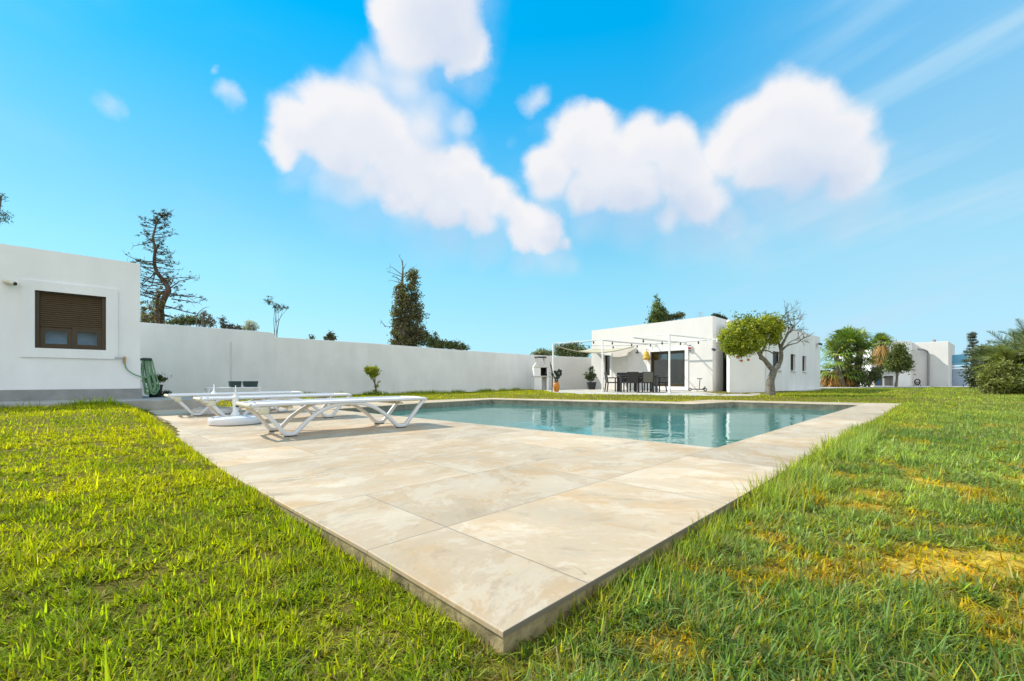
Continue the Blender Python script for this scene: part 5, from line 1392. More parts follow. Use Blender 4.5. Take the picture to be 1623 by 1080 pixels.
for (a, b) in (((638, 436), (619, 423)), ((638, 440), (618, 432)), ((637, 446), (622, 438)), ((638, 436), (653, 427)), ((638, 428), (643, 419)), ((637, 450), (618, 444)), ((632, 520), (611, 518)), ((611, 518), (604, 509)), ((638, 420), (633, 407)), ((636, 455), (629, 440)), ((640, 440), (655, 424))):
    limb(mb, Pq(*a), Pq(*b), .035, .01, .08, rg.random(), 4, 5)
    for k in range(3):
        q = Pq(*b); e = Vector((rg.gauss(0, .15), rg.gauss(0, .1), rg.gauss(0, .15))); mb.tube([q, q + e], [.012, .006], 4)
build('bare_leader', mb, M['bark'], t_, c)
scrub('hedge_shrub', 'dark ragged shrub hugging the wall top right of evergreen', 'shrub', [(685, 543, 10, 9), (697, 546, 11, 8), (711, 548, 11, 7), (724, 549, 11, 6), (736, 552, 8, 5), (690, 533, 3, 8)], 31, 170, 18, .16, DG + [(.07, .09, .02)], 42, clump=.2, base=705, stems=3)
scrub('slim_tree', 'tiny slim tree with wind swept feathery crown above wall', 'tree', [(437, 486, 8, 4.5), (427, 479, 8, 4), (445, 487, 9, 3.5), (418, 476, 6, 2.5), (453, 488, 6, 2), (430, 472, 5, 3), (440, 492, 4, 3.5)], 30, 62, 9, .14, [(.04, .05, .045), (.07, .075, .06)], 43, trunk=.035, clump=.10, base=445, shell=.2, elong=3, twig=-20)
scrub('bush', 'small dark bush top just showing over the wall middle', 'bush', [(523, 532, 6, 6), (528, 537, 6, 4), (517, 537, 4, 3), (494, 536, 3, 3)], 27, 60, 14, .12, DG, 44, clump=.12, base=522, stems=2)
scrub('bush', 'dark low bush at the foot of the half dead pine', 'bush', [(305, 508, 12, 6), (318, 510, 12, 6), (288, 510, 10, 7), (272, 512, 10, 5)], 22, 120, 16, .11, DG + [(.06, .08, .02)], 45, clump=.14, base=300, stems=3)
t_ = scrub('bush', 'spindly reddish bush with arching bare stem over the wall', 'bush', [(322, 500, 6, 8), (336, 511, 5, 8), (330, 505, 6, 6)], 21, 46, 10, .09, [(.07, .05, .045), (.05, .06, .04)], 46, clump=.1, base=318, stems=2)
mb = MB(); Pq = lambda x, y: at(x, y, 21)
mb.tube(catmull([Pq(312, 530), Pq(312, 502), Pq(318, 493), Pq(325, 488), Pq(332, 487)], 4), [.03 - .0015 * k for k in range(17)], 6); mb.tube([Pq(313, 500), Pq(304, 504)], .012, 5); build('arching_stem', mb, M['bark_grey'], t_, t_.location)
scrub('bush', 'reddish ragged bush on the wall top before the coping step', 'bush', [(353, 508, 3.5, 9), (358, 516, 7, 5), (368, 519, 6, 3.5), (378, 520, 5, 3)], 23, 70, 12, .10, [(.06, .045, .045), (.045, .05, .04)], 47, clump=.12, base=362, stems=2)
scrub('bush', 'pale grey silvery bush next to the coping step', 'bush', [(397, 516, 8, 8), (390, 520, 8, 4), (402, 519, 6, 5)], 24, 110, 16, .10, [(.22, .23, .23), (.15, .17, .17), (.28, .28, .28)], 48, clump=.12, base=397, stems=3, elong=3)
scrub('olive_tree', 'low grey green olive behind the cream wall, left of barbecue post', 'tree', [(858, 560, 9, 5), (868, 561, 8, 4.5), (850, 562, 5, 3)], 36, 110, 16, .17, [(.10, .11, .06), (.055, .065, .03), (.15, .155, .09)], 49, clump=.2, base=860)
scrub('olive_tree', 'broad olive tree under the shade sail behind cream wall', 'tree', [(890, 556, 11, 9), (903, 553, 11, 7), (917, 556, 12, 7), (926, 560, 8, 6), (905, 560, 20, 7), (910, 546, 6, 3)], 38, 300, 18, .18, [(.06, .07, .028), (.035, .042, .018), (.10, .11, .05)], 50, clump=.25, base=905, trunk=.15)
# cypress and low growth behind the patio house
t_ = scrub('cypress', 'pointed green cypress rising behind the patio house roof', 'tree', [(1043, 505, 14, 16), (1043, 520, 17, 16), (1042, 490, 9, 12), (1041, 479, 4.5, 9), (1039.5, 471, 1.8, 6), (1048, 497, 8, 10), (1036, 497, 5, 8), (1044, 545, 18, 25)], 44, 520, 24, .20, [(.045, .070, .018), (.025, .038, .014), (.10, .12, .02)], 51, trunk=.2, clump=.26, base=1043, shell=.5, elong=2.6)
scrub('bush', 'low dark bushes peeping over the facade parapet', 'bush', [(1060, 503, 8, 4), (1072, 502, 8, 3.5), (1081, 499, 4, 4.5), (1032, 507, 5, 3)], 44, 110, 14, .2, DG + [(.06, .07, .02)], 52, clump=.22, base=1068, stems=3)
scrub('bush', 'dark leafy shoots along roof edge behind the house corner', 'bush', [(1134, 500, 4, 2), (1140, 502, 4, 2.5), (1146, 505, 3.5, 2.5), (1149, 507, 2, 2)], 33, 60, 12, .17, [(.02, .04, .03), (.03, .05, .03)], 53, clump=.14, base=1140, stems=2)
# branch ends of the tree outside the frame on the left
t_ = scrub('pine_tree', 'pine tree at left edge with branch tips over house roof', 'tree', [(-4, 310, 12, 4.5), (4, 314, 7, 4), (-8, 318, 14, 6), (8, 308, 5, 2), (-30, 330, 30, 20), (-4, 349, 12, 3), (8, 350, 9, 2), (-60, 380, 40, 50), (-70, 310, 30, 25)], 17, 300, 20, .10, [(.03, .045, .035), (.05, .06, .05), (.02, .03, .03)], 54, trunk=.2, clump=.12, base=-62, shell=.3, mat='needle', elong=4)

# ------------------------------------------------------------------ palms
def fan_crown(V, Fq, C, o, n, R, rng, cols, elev=(-.5, 1.3), pet=.9):
    for i in range(n):
        az = rng.uniform(0, 2 * math.pi); el = rng.uniform(*elev)
        d = np.array([math.cos(az) * math.cos(el), math.sin(az) * math.cos(el), math.sin(el)])
        pl = pet * rng.uniform(.6, 1.15)
        hub = o + d * pl + np.array([0, 0, -.10 * pl * pl])
        side = np.cross(d, [0, 0, 1]); side /= np.linalg.norm(side) + 1e-6; nrm = np.cross(side, d)
        # petiole
        k = len(V); w = .022
        V += [o + side * w, o - side * w, hub - side * w, hub + side * w]; Fq.append((k, k + 1, k + 2, k + 3)); pc = np.array([.10, .10, .02]); C += [pc] * 4
        nbl = 14; base = np.array(cols[rng.randrange(len(cols))]) * rng.uniform(1.9, 3.4)
        tw = rng.uniform(-.5, .5)
        for b in range(nbl):
            a = (b / (nbl - 1) - .5) * 4.0
            bd = d * math.cos(a) + (side * math.cos(tw) + nrm * math.sin(tw)) * math.sin(a)
            L = R * (.75 + .25 * math.cos(a)) * rng.uniform(.85, 1.1); wd = .044 * R / .8
            bs = np.cross(bd, nrm); bs /= np.linalg.norm(bs) + 1e-6
            m_ = hub + bd * L * .6 + nrm * .06 * L; e_ = hub + bd * L - np.array([0, 0, 1]) * L * rng.uniform(.08, .38)
            k = len(V)
            V += [hub, m_ + bs * wd, e_, m_ - bs * wd]; Fq.append((k, k + 1, k + 2, k + 3)); C += [base * rng.uniform(.8, 1.2)] * 4
def skirt(V, Fq, C, top, n, L, rad, rng):
    for i in range(n):
        az = rng.uniform(0, 2 * math.pi); r0 = rad * rng.uniform(.5, 1); z0 = rng.uniform(0, .35 * L)
        p = np.array(top) + np.array([math.cos(az) * r0 * .5, math.sin(az) * r0 * .5, -z0])
        e = p + np.array([math.cos(az) * r0 * .8, math.sin(az) * r0 * .8, -L * rng.uniform(.4, .75)])
        s = np.array([-math.sin(az), math.cos(az), 0]); w = rng.uniform(.03, .09)
        col = np.array([.42, .225, .055]) * rng.uniform(.45, 1.35) + np.array([0, .03, .01]) * rng.random()
        k = len(V); V += [p - s * w * .3, p + s * w * .3, (p + e) / 2 + s * w, (p + e) / 2 - s * w]; Fq.append((k, k + 1, k + 2, k + 3)); C += [col] * 4
        for q in range(3):
            k = len(V); f = e + np.array([rng.gauss(0, .1), rng.gauss(0, .1), -rng.uniform(.05, .3)]); m = (p + e) / 2
            V += [m - s * w * .5, m + s * w * .5, f + s * .012, f - s * .012]; Fq.append((k, k + 1, k + 2, k + 3)); C += [col * rng.uniform(.7, 1.2)] * 4
def palm(name, label, heads, Y, cols, seed, skirts, base):
    c = at(base, HZ, Y); c.z = .0
    t = thing(name, label, 'palm tree', c); rng = random.Random(seed)
    V, Fq, C = [], [], []; mb = MB()
    for (px, py, n, R, pet, el) in heads:
        o = np.array(at(px, py, Y + rng.uniform(-.5, .5)))
        fan_crown(V, Fq, C, o, n, R, rng, cols, el, pet)
        g = Vector((c.x + (o[0] - c.x) * .6, o[1], -.1)); limb(mb, g, Vector(o), .22, .16, .03, seed, 8, 9)
    npmesh('crown', np.array(V), np.array(Fq), M['leaf'], t, c, np.minimum(np.array(C), (.34, .40, .10)))
    build('trunk', mb, M['bark'], t, c)
    V, Fq, C = [], [], []
    for (px, py, n, L, rad) in skirts: skirt(V, Fq, C, np.array(at(px, py, Y)), n, L, rad, rng)
    npmesh('dead_fronds', np.array(V), np.array(Fq), M['dead_leaf'], t, c, np.array(C))
    return t
PC = [(.060, .095, .014), (.100, .130, .018), (.035, .055, .014), (.150, .170, .020), (.070, .090, .040)]
palm('fan_palm', 'large many headed fan palm with brown skirt beside the wing', [(1343, 550, 46, .95, 1.05, (-.35, 1.5)), (1325, 564, 32, .9, .95, (-.4, 1.35)), (1364, 562, 28, .85, .8, (-.6, 1.3)), (1348, 582, 28, .8, .9, (-.7, .6)), (1326, 586, 34, .8, .85, (-.7, .6)), (1342, 592, 20, .7, .7, (-.5, .5)), (1362, 540, 16, .6, .7, (-.2, 1.3))], 33.0, PC, 61,
     [(1322, 588, 150, 1.25, .62), (1338, 590, 110, 1.15, .6), (1311, 594, 60, .85, .45)], 1345)
palm('fan_palm', 'single stemmed fan palm with long orange brown dead skirt', [(1397, 544, 50, .60, .58, (-.30, 1.45))], 37.5, PC, 62, [(1397, 547, 280, 1.75, .70)], 1397)
scrub('bushy_tree', 'round dense green tree standing before the low shed', 'tree', [(1424, 576, 13, 12), (1431, 567, 8, 13), (1420, 562, 8, 12), (1413, 581, 8, 8), (1433, 579, 8, 9), (1427, 553, 7, 8)], 34, 340, 24, .16, [(.055, .075, .012), (.095, .105, .018), (.030, .040, .012)], 63, trunk=.11, clump=.26, base=1420)
scrub('bush', 'dark tangled bush between fan palm and low shed', 'bush', [(1375, 602, 9, 8), (1366, 606, 8, 6), (1385, 596, 8, 8), (1392, 588, 6, 6), (1362, 596, 6, 8)], 32.5, 170, 18, .15, DG + [(.09, .11, .03)], 64, clump=.2, base=1374, stems=4, twig=20)

def feather_palm(label, c, heads, rng, cols):
    t = thing('date_palm', label, 'palm tree', c); V, Fq, C = [], [], []; mb = MB()
    for (o, n, L, el) in heads:
        o = np.array(o)
        for i in range(n):
            az = rng.uniform(0, 6.28); e0 = rng.uniform(*el); d = np.array([math.cos(az) * math.cos(e0), math.sin(az) * math.cos(e0), math.sin(e0)])
            pts = [o]; q = o.copy(); ns_ = 12; LL = L * rng.uniform(.7, 1.1)
            for s in range(ns_): d = d + np.array([0, 0, -.085]); d /= np.linalg.norm(d); q = q + d * LL / ns_; pts.append(q.copy())
            base = np.array(cols[rng.randrange(len(cols))]) * rng.uniform(1.1, 2.1)
            for s in range(1, ns_ + 1):
                tg = pts[s] - pts[s - 1]; tg /= np.linalg.norm(tg); sd = np.cross(tg, [0, 0, 1]); sd /= np.linalg.norm(sd) + 1e-6; up_ = np.cross(sd, tg)
                for h in range(3):
                    p = pts[s - 1] + (pts[s] - pts[s - 1]) * (h / 3)
                    for sg in (-1, 1):
                        ll = .42 * math.sin(math.pi * min(.97, (s + h / 3) / (ns_ + 1.2)) ** .8) * (L / 1.9) + .06
                        e = p + (sd * sg * .8 + tg * .75 + up_ * rng.uniform(.05, .45)) * ll; w = tg * .017
                        k = len(V); V += [p - w, p + w, e + w * .3, e - w * .3]; Fq.append((k, k + 1, k + 2, k + 3)); C += [base * rng.uniform(.8, 1.2)] * 4
                k = len(V); w = sd * .014; V += [pts[s - 1] - w, pts[s - 1] + w, pts[s] + w, pts[s] - w]; Fq.append((k, k + 1, k + 2, k + 3)); C += [np.array([.16, .15, .05])] * 4
        limb(mb, Vector((o[0], o[1], -.1)), Vector(o), .16, .14, .02, 3, 6, 10)
    npmesh('crown', np.array(V), np.array(Fq), M['leaf'], t, c, np.array(C)); build('trunk', mb, M['bark'], t, c)
    return t
c = at(1612, HZ, 19); c.z = 0
feather_palm('feathery date palm with arching pale fronds at the right edge', c, [(at(1612, 572, 19), 46, 1.75, (-.1, 1.4)), (at(1632, 556, 19.6), 30, 1.7, (.0, 1.4)), (at(1594, 580, 18.6), 22, 1.3, (-.1, 1.2))], random.Random(71), [(.10, .125, .035), (.15, .165, .055), (.07, .085, .025)])
scrub('bush', 'leafy yellow green bush spilling onto the lawn at right edge', 'bush', [(1585, 607, 22, 12), (1605, 600, 22, 20), (1574, 598, 12, 16), (1620, 606, 16, 16), (1575, 618, 13, 7), (1600, 618, 20, 7), (1590, 585, 14, 14), (1640, 600, 24, 24)], 18.0, 560, 22, .13, [(.055, .070, .009), (.095, .105, .012), (.025, .035, .008), (.12, .12, .03)], 72, clump=.22, base=1598, stems=6, elong=2.6)
scrub('tree', 'dark dense evergreen tree in shade behind the right bush', 'tree', [(1555, 590, 14, 20), (1566, 575, 13, 18), (1560, 560, 10, 10), (1545, 602, 9, 11), (1575, 585, 12, 26)], 27, 380, 24, .16, [(.028, .036, .018), (.045, .050, .022), (.018, .022, .012)], 73, trunk=.14, clump=.24, base=1560)
# layered conifer
NY = 32.0
c = at(1541, HZ, NY); c.z = 0
t_ = thing('conifer', 'tiered grey green conifer with upturned branches before blue wall', 'tree', c)
Pq = lambda x, y, dy=0: at(x, y, NY + dy)
mb = MB(); mb.tube([c, Pq(1541, 575), Pq(1542, 528)], [.12, .08, .015], 8); rg = random.Random(9); bl = []
for i in range(15):
    y = 531 + i * 4.6; f = (y - 529) / 70; r = (2.5 + 15 * f) * NY / F
    for k in range(7):
        a = rg.uniform(0, 6.28); b = Pq(1541.5, y); e = b + Vector((math.cos(a) * r, math.sin(a) * r, .10 - .1 * f)) * rg.uniform(.8, 1.1)
        mb.tube([b, b.lerp(e, .6) - Vector((0, 0, .05)), e], [.02, .014, .006], 4)
        for s in range(4):
            p = b.lerp(e, .35 + .2 * s); bl.append((p.x, p.y, p.z, .13, .13, .05))
build('trunk', mb, M['bark_grey'], t_, c)
V_, F_, C_, cc = leafcloud(bl, len(bl), 18, .11, [(.055, .070, .050), (.10, .115, .09), (.030, .040, .030)], 74, .08, .2, 3)
npmesh('foliage', V_, F_, M['needle'], t_, c, C_)

# ------------------------------------------------------------------ far right buildings
R_ = np.array([38.1, 38.0]); fn = np.array([-.75, -.66]); fdx = np.array([.66, -.75])
J = R_ - fdx * 2.34
t_ = thing('house', 'distant white box shaped house at the far side of lawn', 'house', (R_[0], R_[1], .06)); ho = t_.location
mb = MB(); mb.prism([tuple(J - fdx * .6), tuple(R_), tuple(R_ + np.array([.75, .66]) * 7), tuple(J - fdx * .6 + np.array([.75, .66]) * 7)], .04, 3.98); build('wall', mb, M['cream_wall'], t_, ho, bevel=.02)
E1 = J + fn * 1.45; E1 = J + fn * 1.25
mb = MB()
wx = (1384 - CX) / F
left = np.array([E1[1] * wx, E1[1] + .2])
mb.prism([tuple(left), tuple(E1), tuple(J + np.array([.2, .2])), tuple(left + np.array([1.5, 6]))], .04, 4.08); build('front_block', mb, M['white_wall'], t_, ho, bevel=.02)
mb = MB(); q = J + fdx * 1.0 + fn * .06
qq = at(1470.5, 556, q[1] - .05)
mb.tube([(qq.x - .9, qq.y - .05, 3.32), (qq.x - .45, qq.y - .05, 3.30), (qq.x - .12, qq.y - .05, 3.15), (qq.x, qq.y - .05, 2.9), (qq.x, qq.y - .05, .1)], .085, 8); build('drain_pipe', mb, M['plinth'], t_, ho)
mb = MB(); q = at(1480, 539, 39.5); mb.box((q.x, q.y, 4.10), (.22, .22, .30)); build('roof_vent', mb, M['plinth'], t_, ho, bevel=.02)
q = at(1454, 611, 36.2); q.z = .066
t_ = thing('hose_reel', 'dark round hose reel standing by the distant white house', 'hose reel', q)
mb = MB(); n = 20
mb.tube([(q.x + .22 * math.cos(2 * math.pi * k / n), q.y, q.z + .36 + .22 * math.sin(2 * math.pi * k / n)) for k in range(n + 1)], .05, 7); build('coil', mb, M['black_plastic'], t_, q)
mb = MB(); mb.tube([(q.x - .22, q.y - .1, q.z), (q.x, q.y - .1, q.z + .36), (q.x + .22, q.y - .1, q.z)], .025, 6); mb.tube([(q.x - .22, q.y + .1, q.z), (q.x, q.y + .1, q.z + .36), (q.x + .22, q.y + .1, q.z)], .025, 6); mb.tube([(q.x, q.y - .1, q.z + .36), (q.x, q.y + .1, q.z + .36)], .03, 6); build('stand', mb, M['table'], t_, q)
# low shed with the blue door
q0 = np.array(at(1384, 612, 34.4))[:2]; q1 = np.array(at(1420.5, 612, 34.0))[:2]; dsh = (q1 - q0) / np.hypot(*(q1 - q0)); LS = float(np.hypot(*(q1 - q0)))
t_ = thing('shed', 'low white utility shed with blue door and dark opening', 'shed', (q0[0], q0[1], .06)); ho = t_.location
mb = MB(); mb.wall(q0, q1, .05, 1.32, .12, [(.10, .62, .14, .90), (.74, LS - .18, .14, .92)])
nsh = np.array([-dsh[1], dsh[0]])
mb.wall(q1, q1 + nsh * 1.4, .05, 1.32, .12, cut=.13); mb.wall(q1 + nsh * 1.4, q0 + nsh * 1.4, .05, 1.32, .12, cut=.13); mb.wall(q0 + nsh * 1.4, q0 + nsh * .13, .05, 1.32, .12, cut=.13); build('wall', mb, M['white_wall'], t_, ho)
mb = MB(); mb.prism([tuple(q0 - dsh * .05 - nsh * .06), tuple(q1 + dsh * .05 - nsh * .06), tuple(q1 + dsh * .05 + nsh * 1.46), tuple(q0 - dsh * .05 + nsh * 1.46)], 1.325, 1.38); build('roof', mb, M['white_wall'], t_, ho)
mb = MB(); mm = q0 + dsh * .40 + nsh * .08; mb.box((mm[0], mm[1], .52), (.22, .04, .74), tuple(dsh)); build('door', mb, M['blue_door'], t_, ho)
mb = MB()
for s in (.20, .56): mm = q0 + dsh * s + nsh * .09; mb.box((mm[0], mm[1], .52), (.13, .03, .74), tuple(dsh))
build('shutter', mb, pmat('ochre_board', (.20, .13, .04), .8, var=.2), t_, ho)
mb = MB(); mm = q0 + dsh * (LS * .62) + nsh * .5; mb.box((mm[0], mm[1], .52), (LS * .7, .03, .9), tuple(dsh)); build('back_panel', mb, M['concrete'], t_, ho)
# blue terrace wall with railing
w0 = np.array(at(1503, 612, 41))[:2]; w1 = np.array(at(1533, 612, 39.5))[:2]; dw = (w1 - w0) / np.hypot(*(w1 - w0)); LW = float(np.hypot(*(w1 - w0)))
t_ = thing('terrace_wall', 'pale blue terrace wall topped by a blue screened railing', 'wall', (w0[0], w0[1], .06)); ho = t_.location
mb = MB(); mm = (w0 + w1) / 2; mb.box((mm[0], mm[1], .80), (LW, .2, 1.52), tuple(dw)); build('wall', mb, M['blue_wall'], t_, ho)
mb = MB(); mb.box((mm[0], mm[1], 1.595), (LW + .04, .28, .06), tuple(dw)); build('coping', mb, M['white_wall'], t_, ho)
mb = MB()
for z_ in (1.78, 2.02): mb.box((mm[0], mm[1] - .03, z_), (LW, .05, .06), tuple(dw))
build('rail', mb, M['blue_door'], t_, ho)
for s in (.04, LW - .04):
    mb = MB(); q = w0 + dw * s; mb.box((q[0], q[1], 2.30), (.07, .07, 1.34), tuple(dw)); build('post', mb, M['blue_panel'], t_, ho)
mb = MB(); mb.box((mm[0], mm[1] + .03, 2.5), (LW, .02, .86), tuple(dw)); build('screen', mb, M['blue_panel'], t_, ho)
# parked car half hidden by the wing and the palm
cc_ = at(1309, 612, 37.0); cc_.z = .066
t_ = thing('parked_car', 'white parked car half hidden between wing and fan palm', 'car', cc_, .5)
mb = MB(); prof = [(-2.1, .35), (-2.1, .72), (-1.95, .86), (-1.1, .93), (-.45, 1.38), (.95, 1.42), (1.75, 1.0), (2.1, .92), (2.15, .45), (2.0, .3), (-2.0, .3)]
n = len(prof); vs = [(x, -.82 + (.10 if z > 1 else 0), z) for x, z in prof] + [(x, .82 - (.10 if z > 1 else 0), z) for x, z in prof]
mb.add(vs, [tuple(range(n)), tuple(range(2 * n - 1, n - 1, -1))] + [(i, n + i, n + (i + 1) % n, (i + 1) % n) for i in range(n)]); build('body', mb, M['car_paint'], t_, bevel=.05)
for s in (-1, 1):
    mb = MB()
    for (a, b) in ((-.78, .15), (.22, 1.15)): mb.add([(a, s * .825, .97), (b, s * .825, .97), (min(b, .95), s * .74, 1.34), (max(a, -.4), s * .74, 1.34)], [(0, 1, 2, 3)])
    build('window', mb, M['car_glass'], t_)
mb = MB(); mb.add([(1.0, -.62, 1.40), (1.0, .62, 1.40), (1.70, .66, 1.04), (1.70, -.66, 1.04)], [(0, 1, 2, 3)]); mb.v = [(x + .01, y, z + .012) for x, y, z in mb.v]; build('rear_window', mb, M['car_glass'], t_)
mb = MB(); mb.add([(-1.06, -.66, .98), (-1.06, .66, .98), (-.5, .62, 1.36), (-.5, -.62, 1.36)], [(0, 1, 2, 3)]); mb.v = [(x - .012, y, z + .012) for x, y, z in mb.v]; build('windscreen', mb, M['car_glass'], t_)
for x in (-1.35, 1.35):
    for s in (-1, 1):
        mb = MB(); mb.tube([(x, s * .66, .31), (x, s * .84, .31)], .31, 20); w_ = build('wheel', mb, M['tyre'], t_, bevel=.03)
        mb = MB(); mb.tube([(x, s * .835, .31), (x, s * .852, .31)], .19, 16); build('rim', mb, M['chrome'], w_)
for s in (-1, 1):
    mb = MB(); mb.box((2.12, s * .66, .78), (.06, .24, .14)); build('tail_light', mb, M['lamp_red'], t_, bevel=.02)
    mb = MB(); mb.box((-2.06, s * .62, .70), (.08, .3, .13)); build('headlight', mb, M['chrome'], t_, bevel=.02)

# ------------------------------------------------------------------ sky with clouds
SUN = Vector((-1.06, .44, 1.0)).normalized()
el = math.asin(SUN.z); az = math.atan2(SUN.x, SUN.y)
w = bpy.data.worlds.new('World'); SC.world = w; w.use_nodes = True
nt = w.node_tree; ns = nt.nodes; ls = nt.links
bg = ns['Background']; bg.inputs['Strength'].default_value = SKYS
sky = N(nt, 'ShaderNodeTexSky'); sky.sky_type = 'NISHITA'; sky.sun_disc = False; sky.sun_elevation = el; sky.sun_rotation = az
sky.altitude = 0; sky.air_density = 1.0; sky.dust_density = .6; sky.ozone_density = 2.0
tc = N(nt, 'ShaderNodeTexCoord')
def pxdir(px, py): return Vector(((px - CX) / F, 1, (HZ - py) / F)).normalized()
def cloud_group():
    g = bpy.data.node_groups.new('cloud_density', 'ShaderNodeTree')
    g.interface.new_socket('Vector', in_out='INPUT', socket_type='NodeSocketVector')
    g.interface.new_socket('Density', in_out='OUTPUT', socket_type='NodeSocketFloat')
    gi = g.nodes.new('NodeGroupInput'); go = g.nodes.new('NodeGroupOutput')
    acc = None
    for (px, py, r, wt) in CLOUDS:
        d = pxdir(px, py); rr = r / math.sqrt(F * F + (px - CX) ** 2 * .8 + (py - HZ) ** 2 * .8)
        ds = g.nodes.new('ShaderNodeVectorMath'); ds.operation = 'DISTANCE'; ds.inputs[1].default_value = d
        g.links.new(gi.outputs[0], ds.inputs[0])
        mr = g.nodes.new('ShaderNodeMapRange'); mr.interpolation_type = 'SMOOTHSTEP'
        mr.inputs[1].default_value = 0; mr.inputs[2].default_value = rr * 1.75; mr.inputs[3].default_value = wt; mr.inputs[4].default_value = 0
        g.links.new(ds.outputs['Value'], mr.inputs[0])
        if acc is None: acc = mr.outputs[0]
        else:
            # soft union
            m_ = g.nodes.new('ShaderNodeMath'); m_.operation = 'SMOOTH_MAX'; m_.inputs[2].default_value = .22
            g.links.new(acc, m_.inputs[0]); g.links.new(mr.outputs[0], m_.inputs[1]); acc = m_.outputs[0]
    g.links.new(acc, go.inputs[0])
    return g
CLOUDS = [(650, 10, 62, 1), (700, 30, 70, 1), (738, 85, 42, .95), (610, 25, 36, .9), (690, -50, 90, 1), (630, 75, 42, .8), (718, 110, 26, .7), (655, 55, 60, 1),
          (590, 122, 56, .62), (640, 140, 62, .64), (682, 172, 54, .58), (728, 196, 42, .58), (665, 205, 62, .68), (645, 95, 50, .66), (548, 115, 24, .48), (625, 92, 44, .58),
          (478, 200, 52, 1), (525, 178, 58, 1), (575, 190, 58, 1), (612, 225, 58, 1), (545, 232, 60, 1), (450, 232, 34, .9), (640, 262, 58, 1), (690, 280, 55, 1), (728, 262, 42, 1), (750, 300, 48, 1), (795, 318, 38, .95), (825, 348, 36, .9), (845, 352, 34, .9), (640, 305, 52, .9), (590, 285, 44, .75), (700, 330, 48, .9), (760, 345, 48, .8), (822, 372, 34, .85), (862, 368, 40, 1), (895, 385, 24, .7), (520, 285, 56, .55), (660, 350, 60, .58), (560, 300, 60, .6), (900, 330, 60, .35),
          (868, 270, 44, 1), (908, 225, 52, 1), (945, 205, 36, 1), (960, 250, 62, 1), (1020, 225, 50, 1), (1062, 235, 48, 1), (1080, 280, 56, 1), (1000, 300, 60, .95), (930, 300, 50, .95), (1110, 320, 58, .85), (1160, 350, 46, .65), (1200, 370, 34, .5), (1060, 340, 50, .7), (870, 300, 36, .8), (1072, 188, 18, .5),
          (1235, 180, 62, 1), (1180, 205, 54, 1), (1150, 235, 46, 1), (1285, 185, 54, 1), (1320, 222, 54, 1), (1345, 265, 48, .95), (1270, 240, 68, 1), (1210, 260, 58, .95), (1330, 300, 46, .8), (1270, 290, 50, .8), (1390, 235, 30, .45), (1385, 300, 40, .5),
          (160, 166, 30, .52), (190, 172, 22, .48), (362, 156, 30, .58), (338, 115, 14, .5), (380, 165, 18, .5), (846, 160, 30, .60), (828, 155, 20, .5), (812, 222, 26, .42), (320, 205, 14, .4), (400, 380, 60, .36), (150, 260, 60, .28)]
grp = cloud_group()
# wind-torn edges: the direction is nudged by noise before the density is read
def nz(scale, det, rough=.55):
    n_ = N(nt, 'ShaderNodeTexNoise'); n_.inputs['Scale'].default_value = scale; n_.inputs['Detail'].default_value = det; n_.inputs['Roughness'].default_value = rough
    ls.new(tc.outputs['Generated'], n_.inputs['Vector']); return n_
def vm(op, a, b=None, s=None):
    n_ = N(nt, 'ShaderNodeVectorMath', operation=op)
    for i, q in enumerate((a, b)):
        if q is None: continue
        if isinstance(q, (tuple, Vector)): n_.inputs[i].default_value = q
        else: ls.new(q, n_.inputs[i])
    if s is not None:
        if isinstance(s, float): n_.inputs['Scale'].default_value = s
        else: ls.new(s, n_.inputs['Scale'])
    return n_.outputs['Vector'] if op not in ('DOT_PRODUCT', 'LENGTH', 'DISTANCE') else n_.outputs['Value']
def mt(op, a, b=None, c=None, clamp=False):
    n_ = N(nt, 'ShaderNodeMath', operation=op, use_clamp=clamp)
    for i, q in enumerate((a, b, c)):
        if q is None: continue
        if isinstance(q, (int, float)): n_.inputs[i].default_value = q
        else: ls.new(q, n_.inputs[i])
    return n_.outputs[0]
def mr_(x, a, b, c, d, sm=True):
    n_ = N(nt, 'ShaderNodeMapRange'); n_.interpolation_type = 'SMOOTHSTEP' if sm else 'LINEAR'
    ls.new(x, n_.inputs[0]); n_.inputs[1].default_value = a; n_.inputs[2].default_value = b; n_.inputs[3].default_value = c; n_.inputs[4].default_value = d
    return n_.outputs[0]
dirv = tc.outputs['Generated']
w1_ = vm('SCALE', vm('SUBTRACT', nz(7, 3).outputs['Color'], (.5, .5, .5)), s=.055)
w2_ = vm('SCALE', vm('SUBTRACT', nz(18, 9, .66).outputs['Color'], (.5, .5, .5)), s=.036)
pw = vm('ADD', vm('ADD', dirv, w1_), w2_)
g1 = N(nt, 'ShaderNodeGroup', node_tree=grp); ls.new(pw, g1.inputs[0]); D1 = g1.outputs[0]
g2 = N(nt, 'ShaderNodeGroup', node_tree=grp); ls.new(vm('ADD', pw, (-.015, 0, .050)), g2.inputs[0]); D2 = g2.outputs[0]
g3 = N(nt, 'ShaderNodeGroup', node_tree=grp); ls.new(vm('ADD', pw, (-.03, 0, .13)), g3.inputs[0]); D3 = g3.outputs[0]
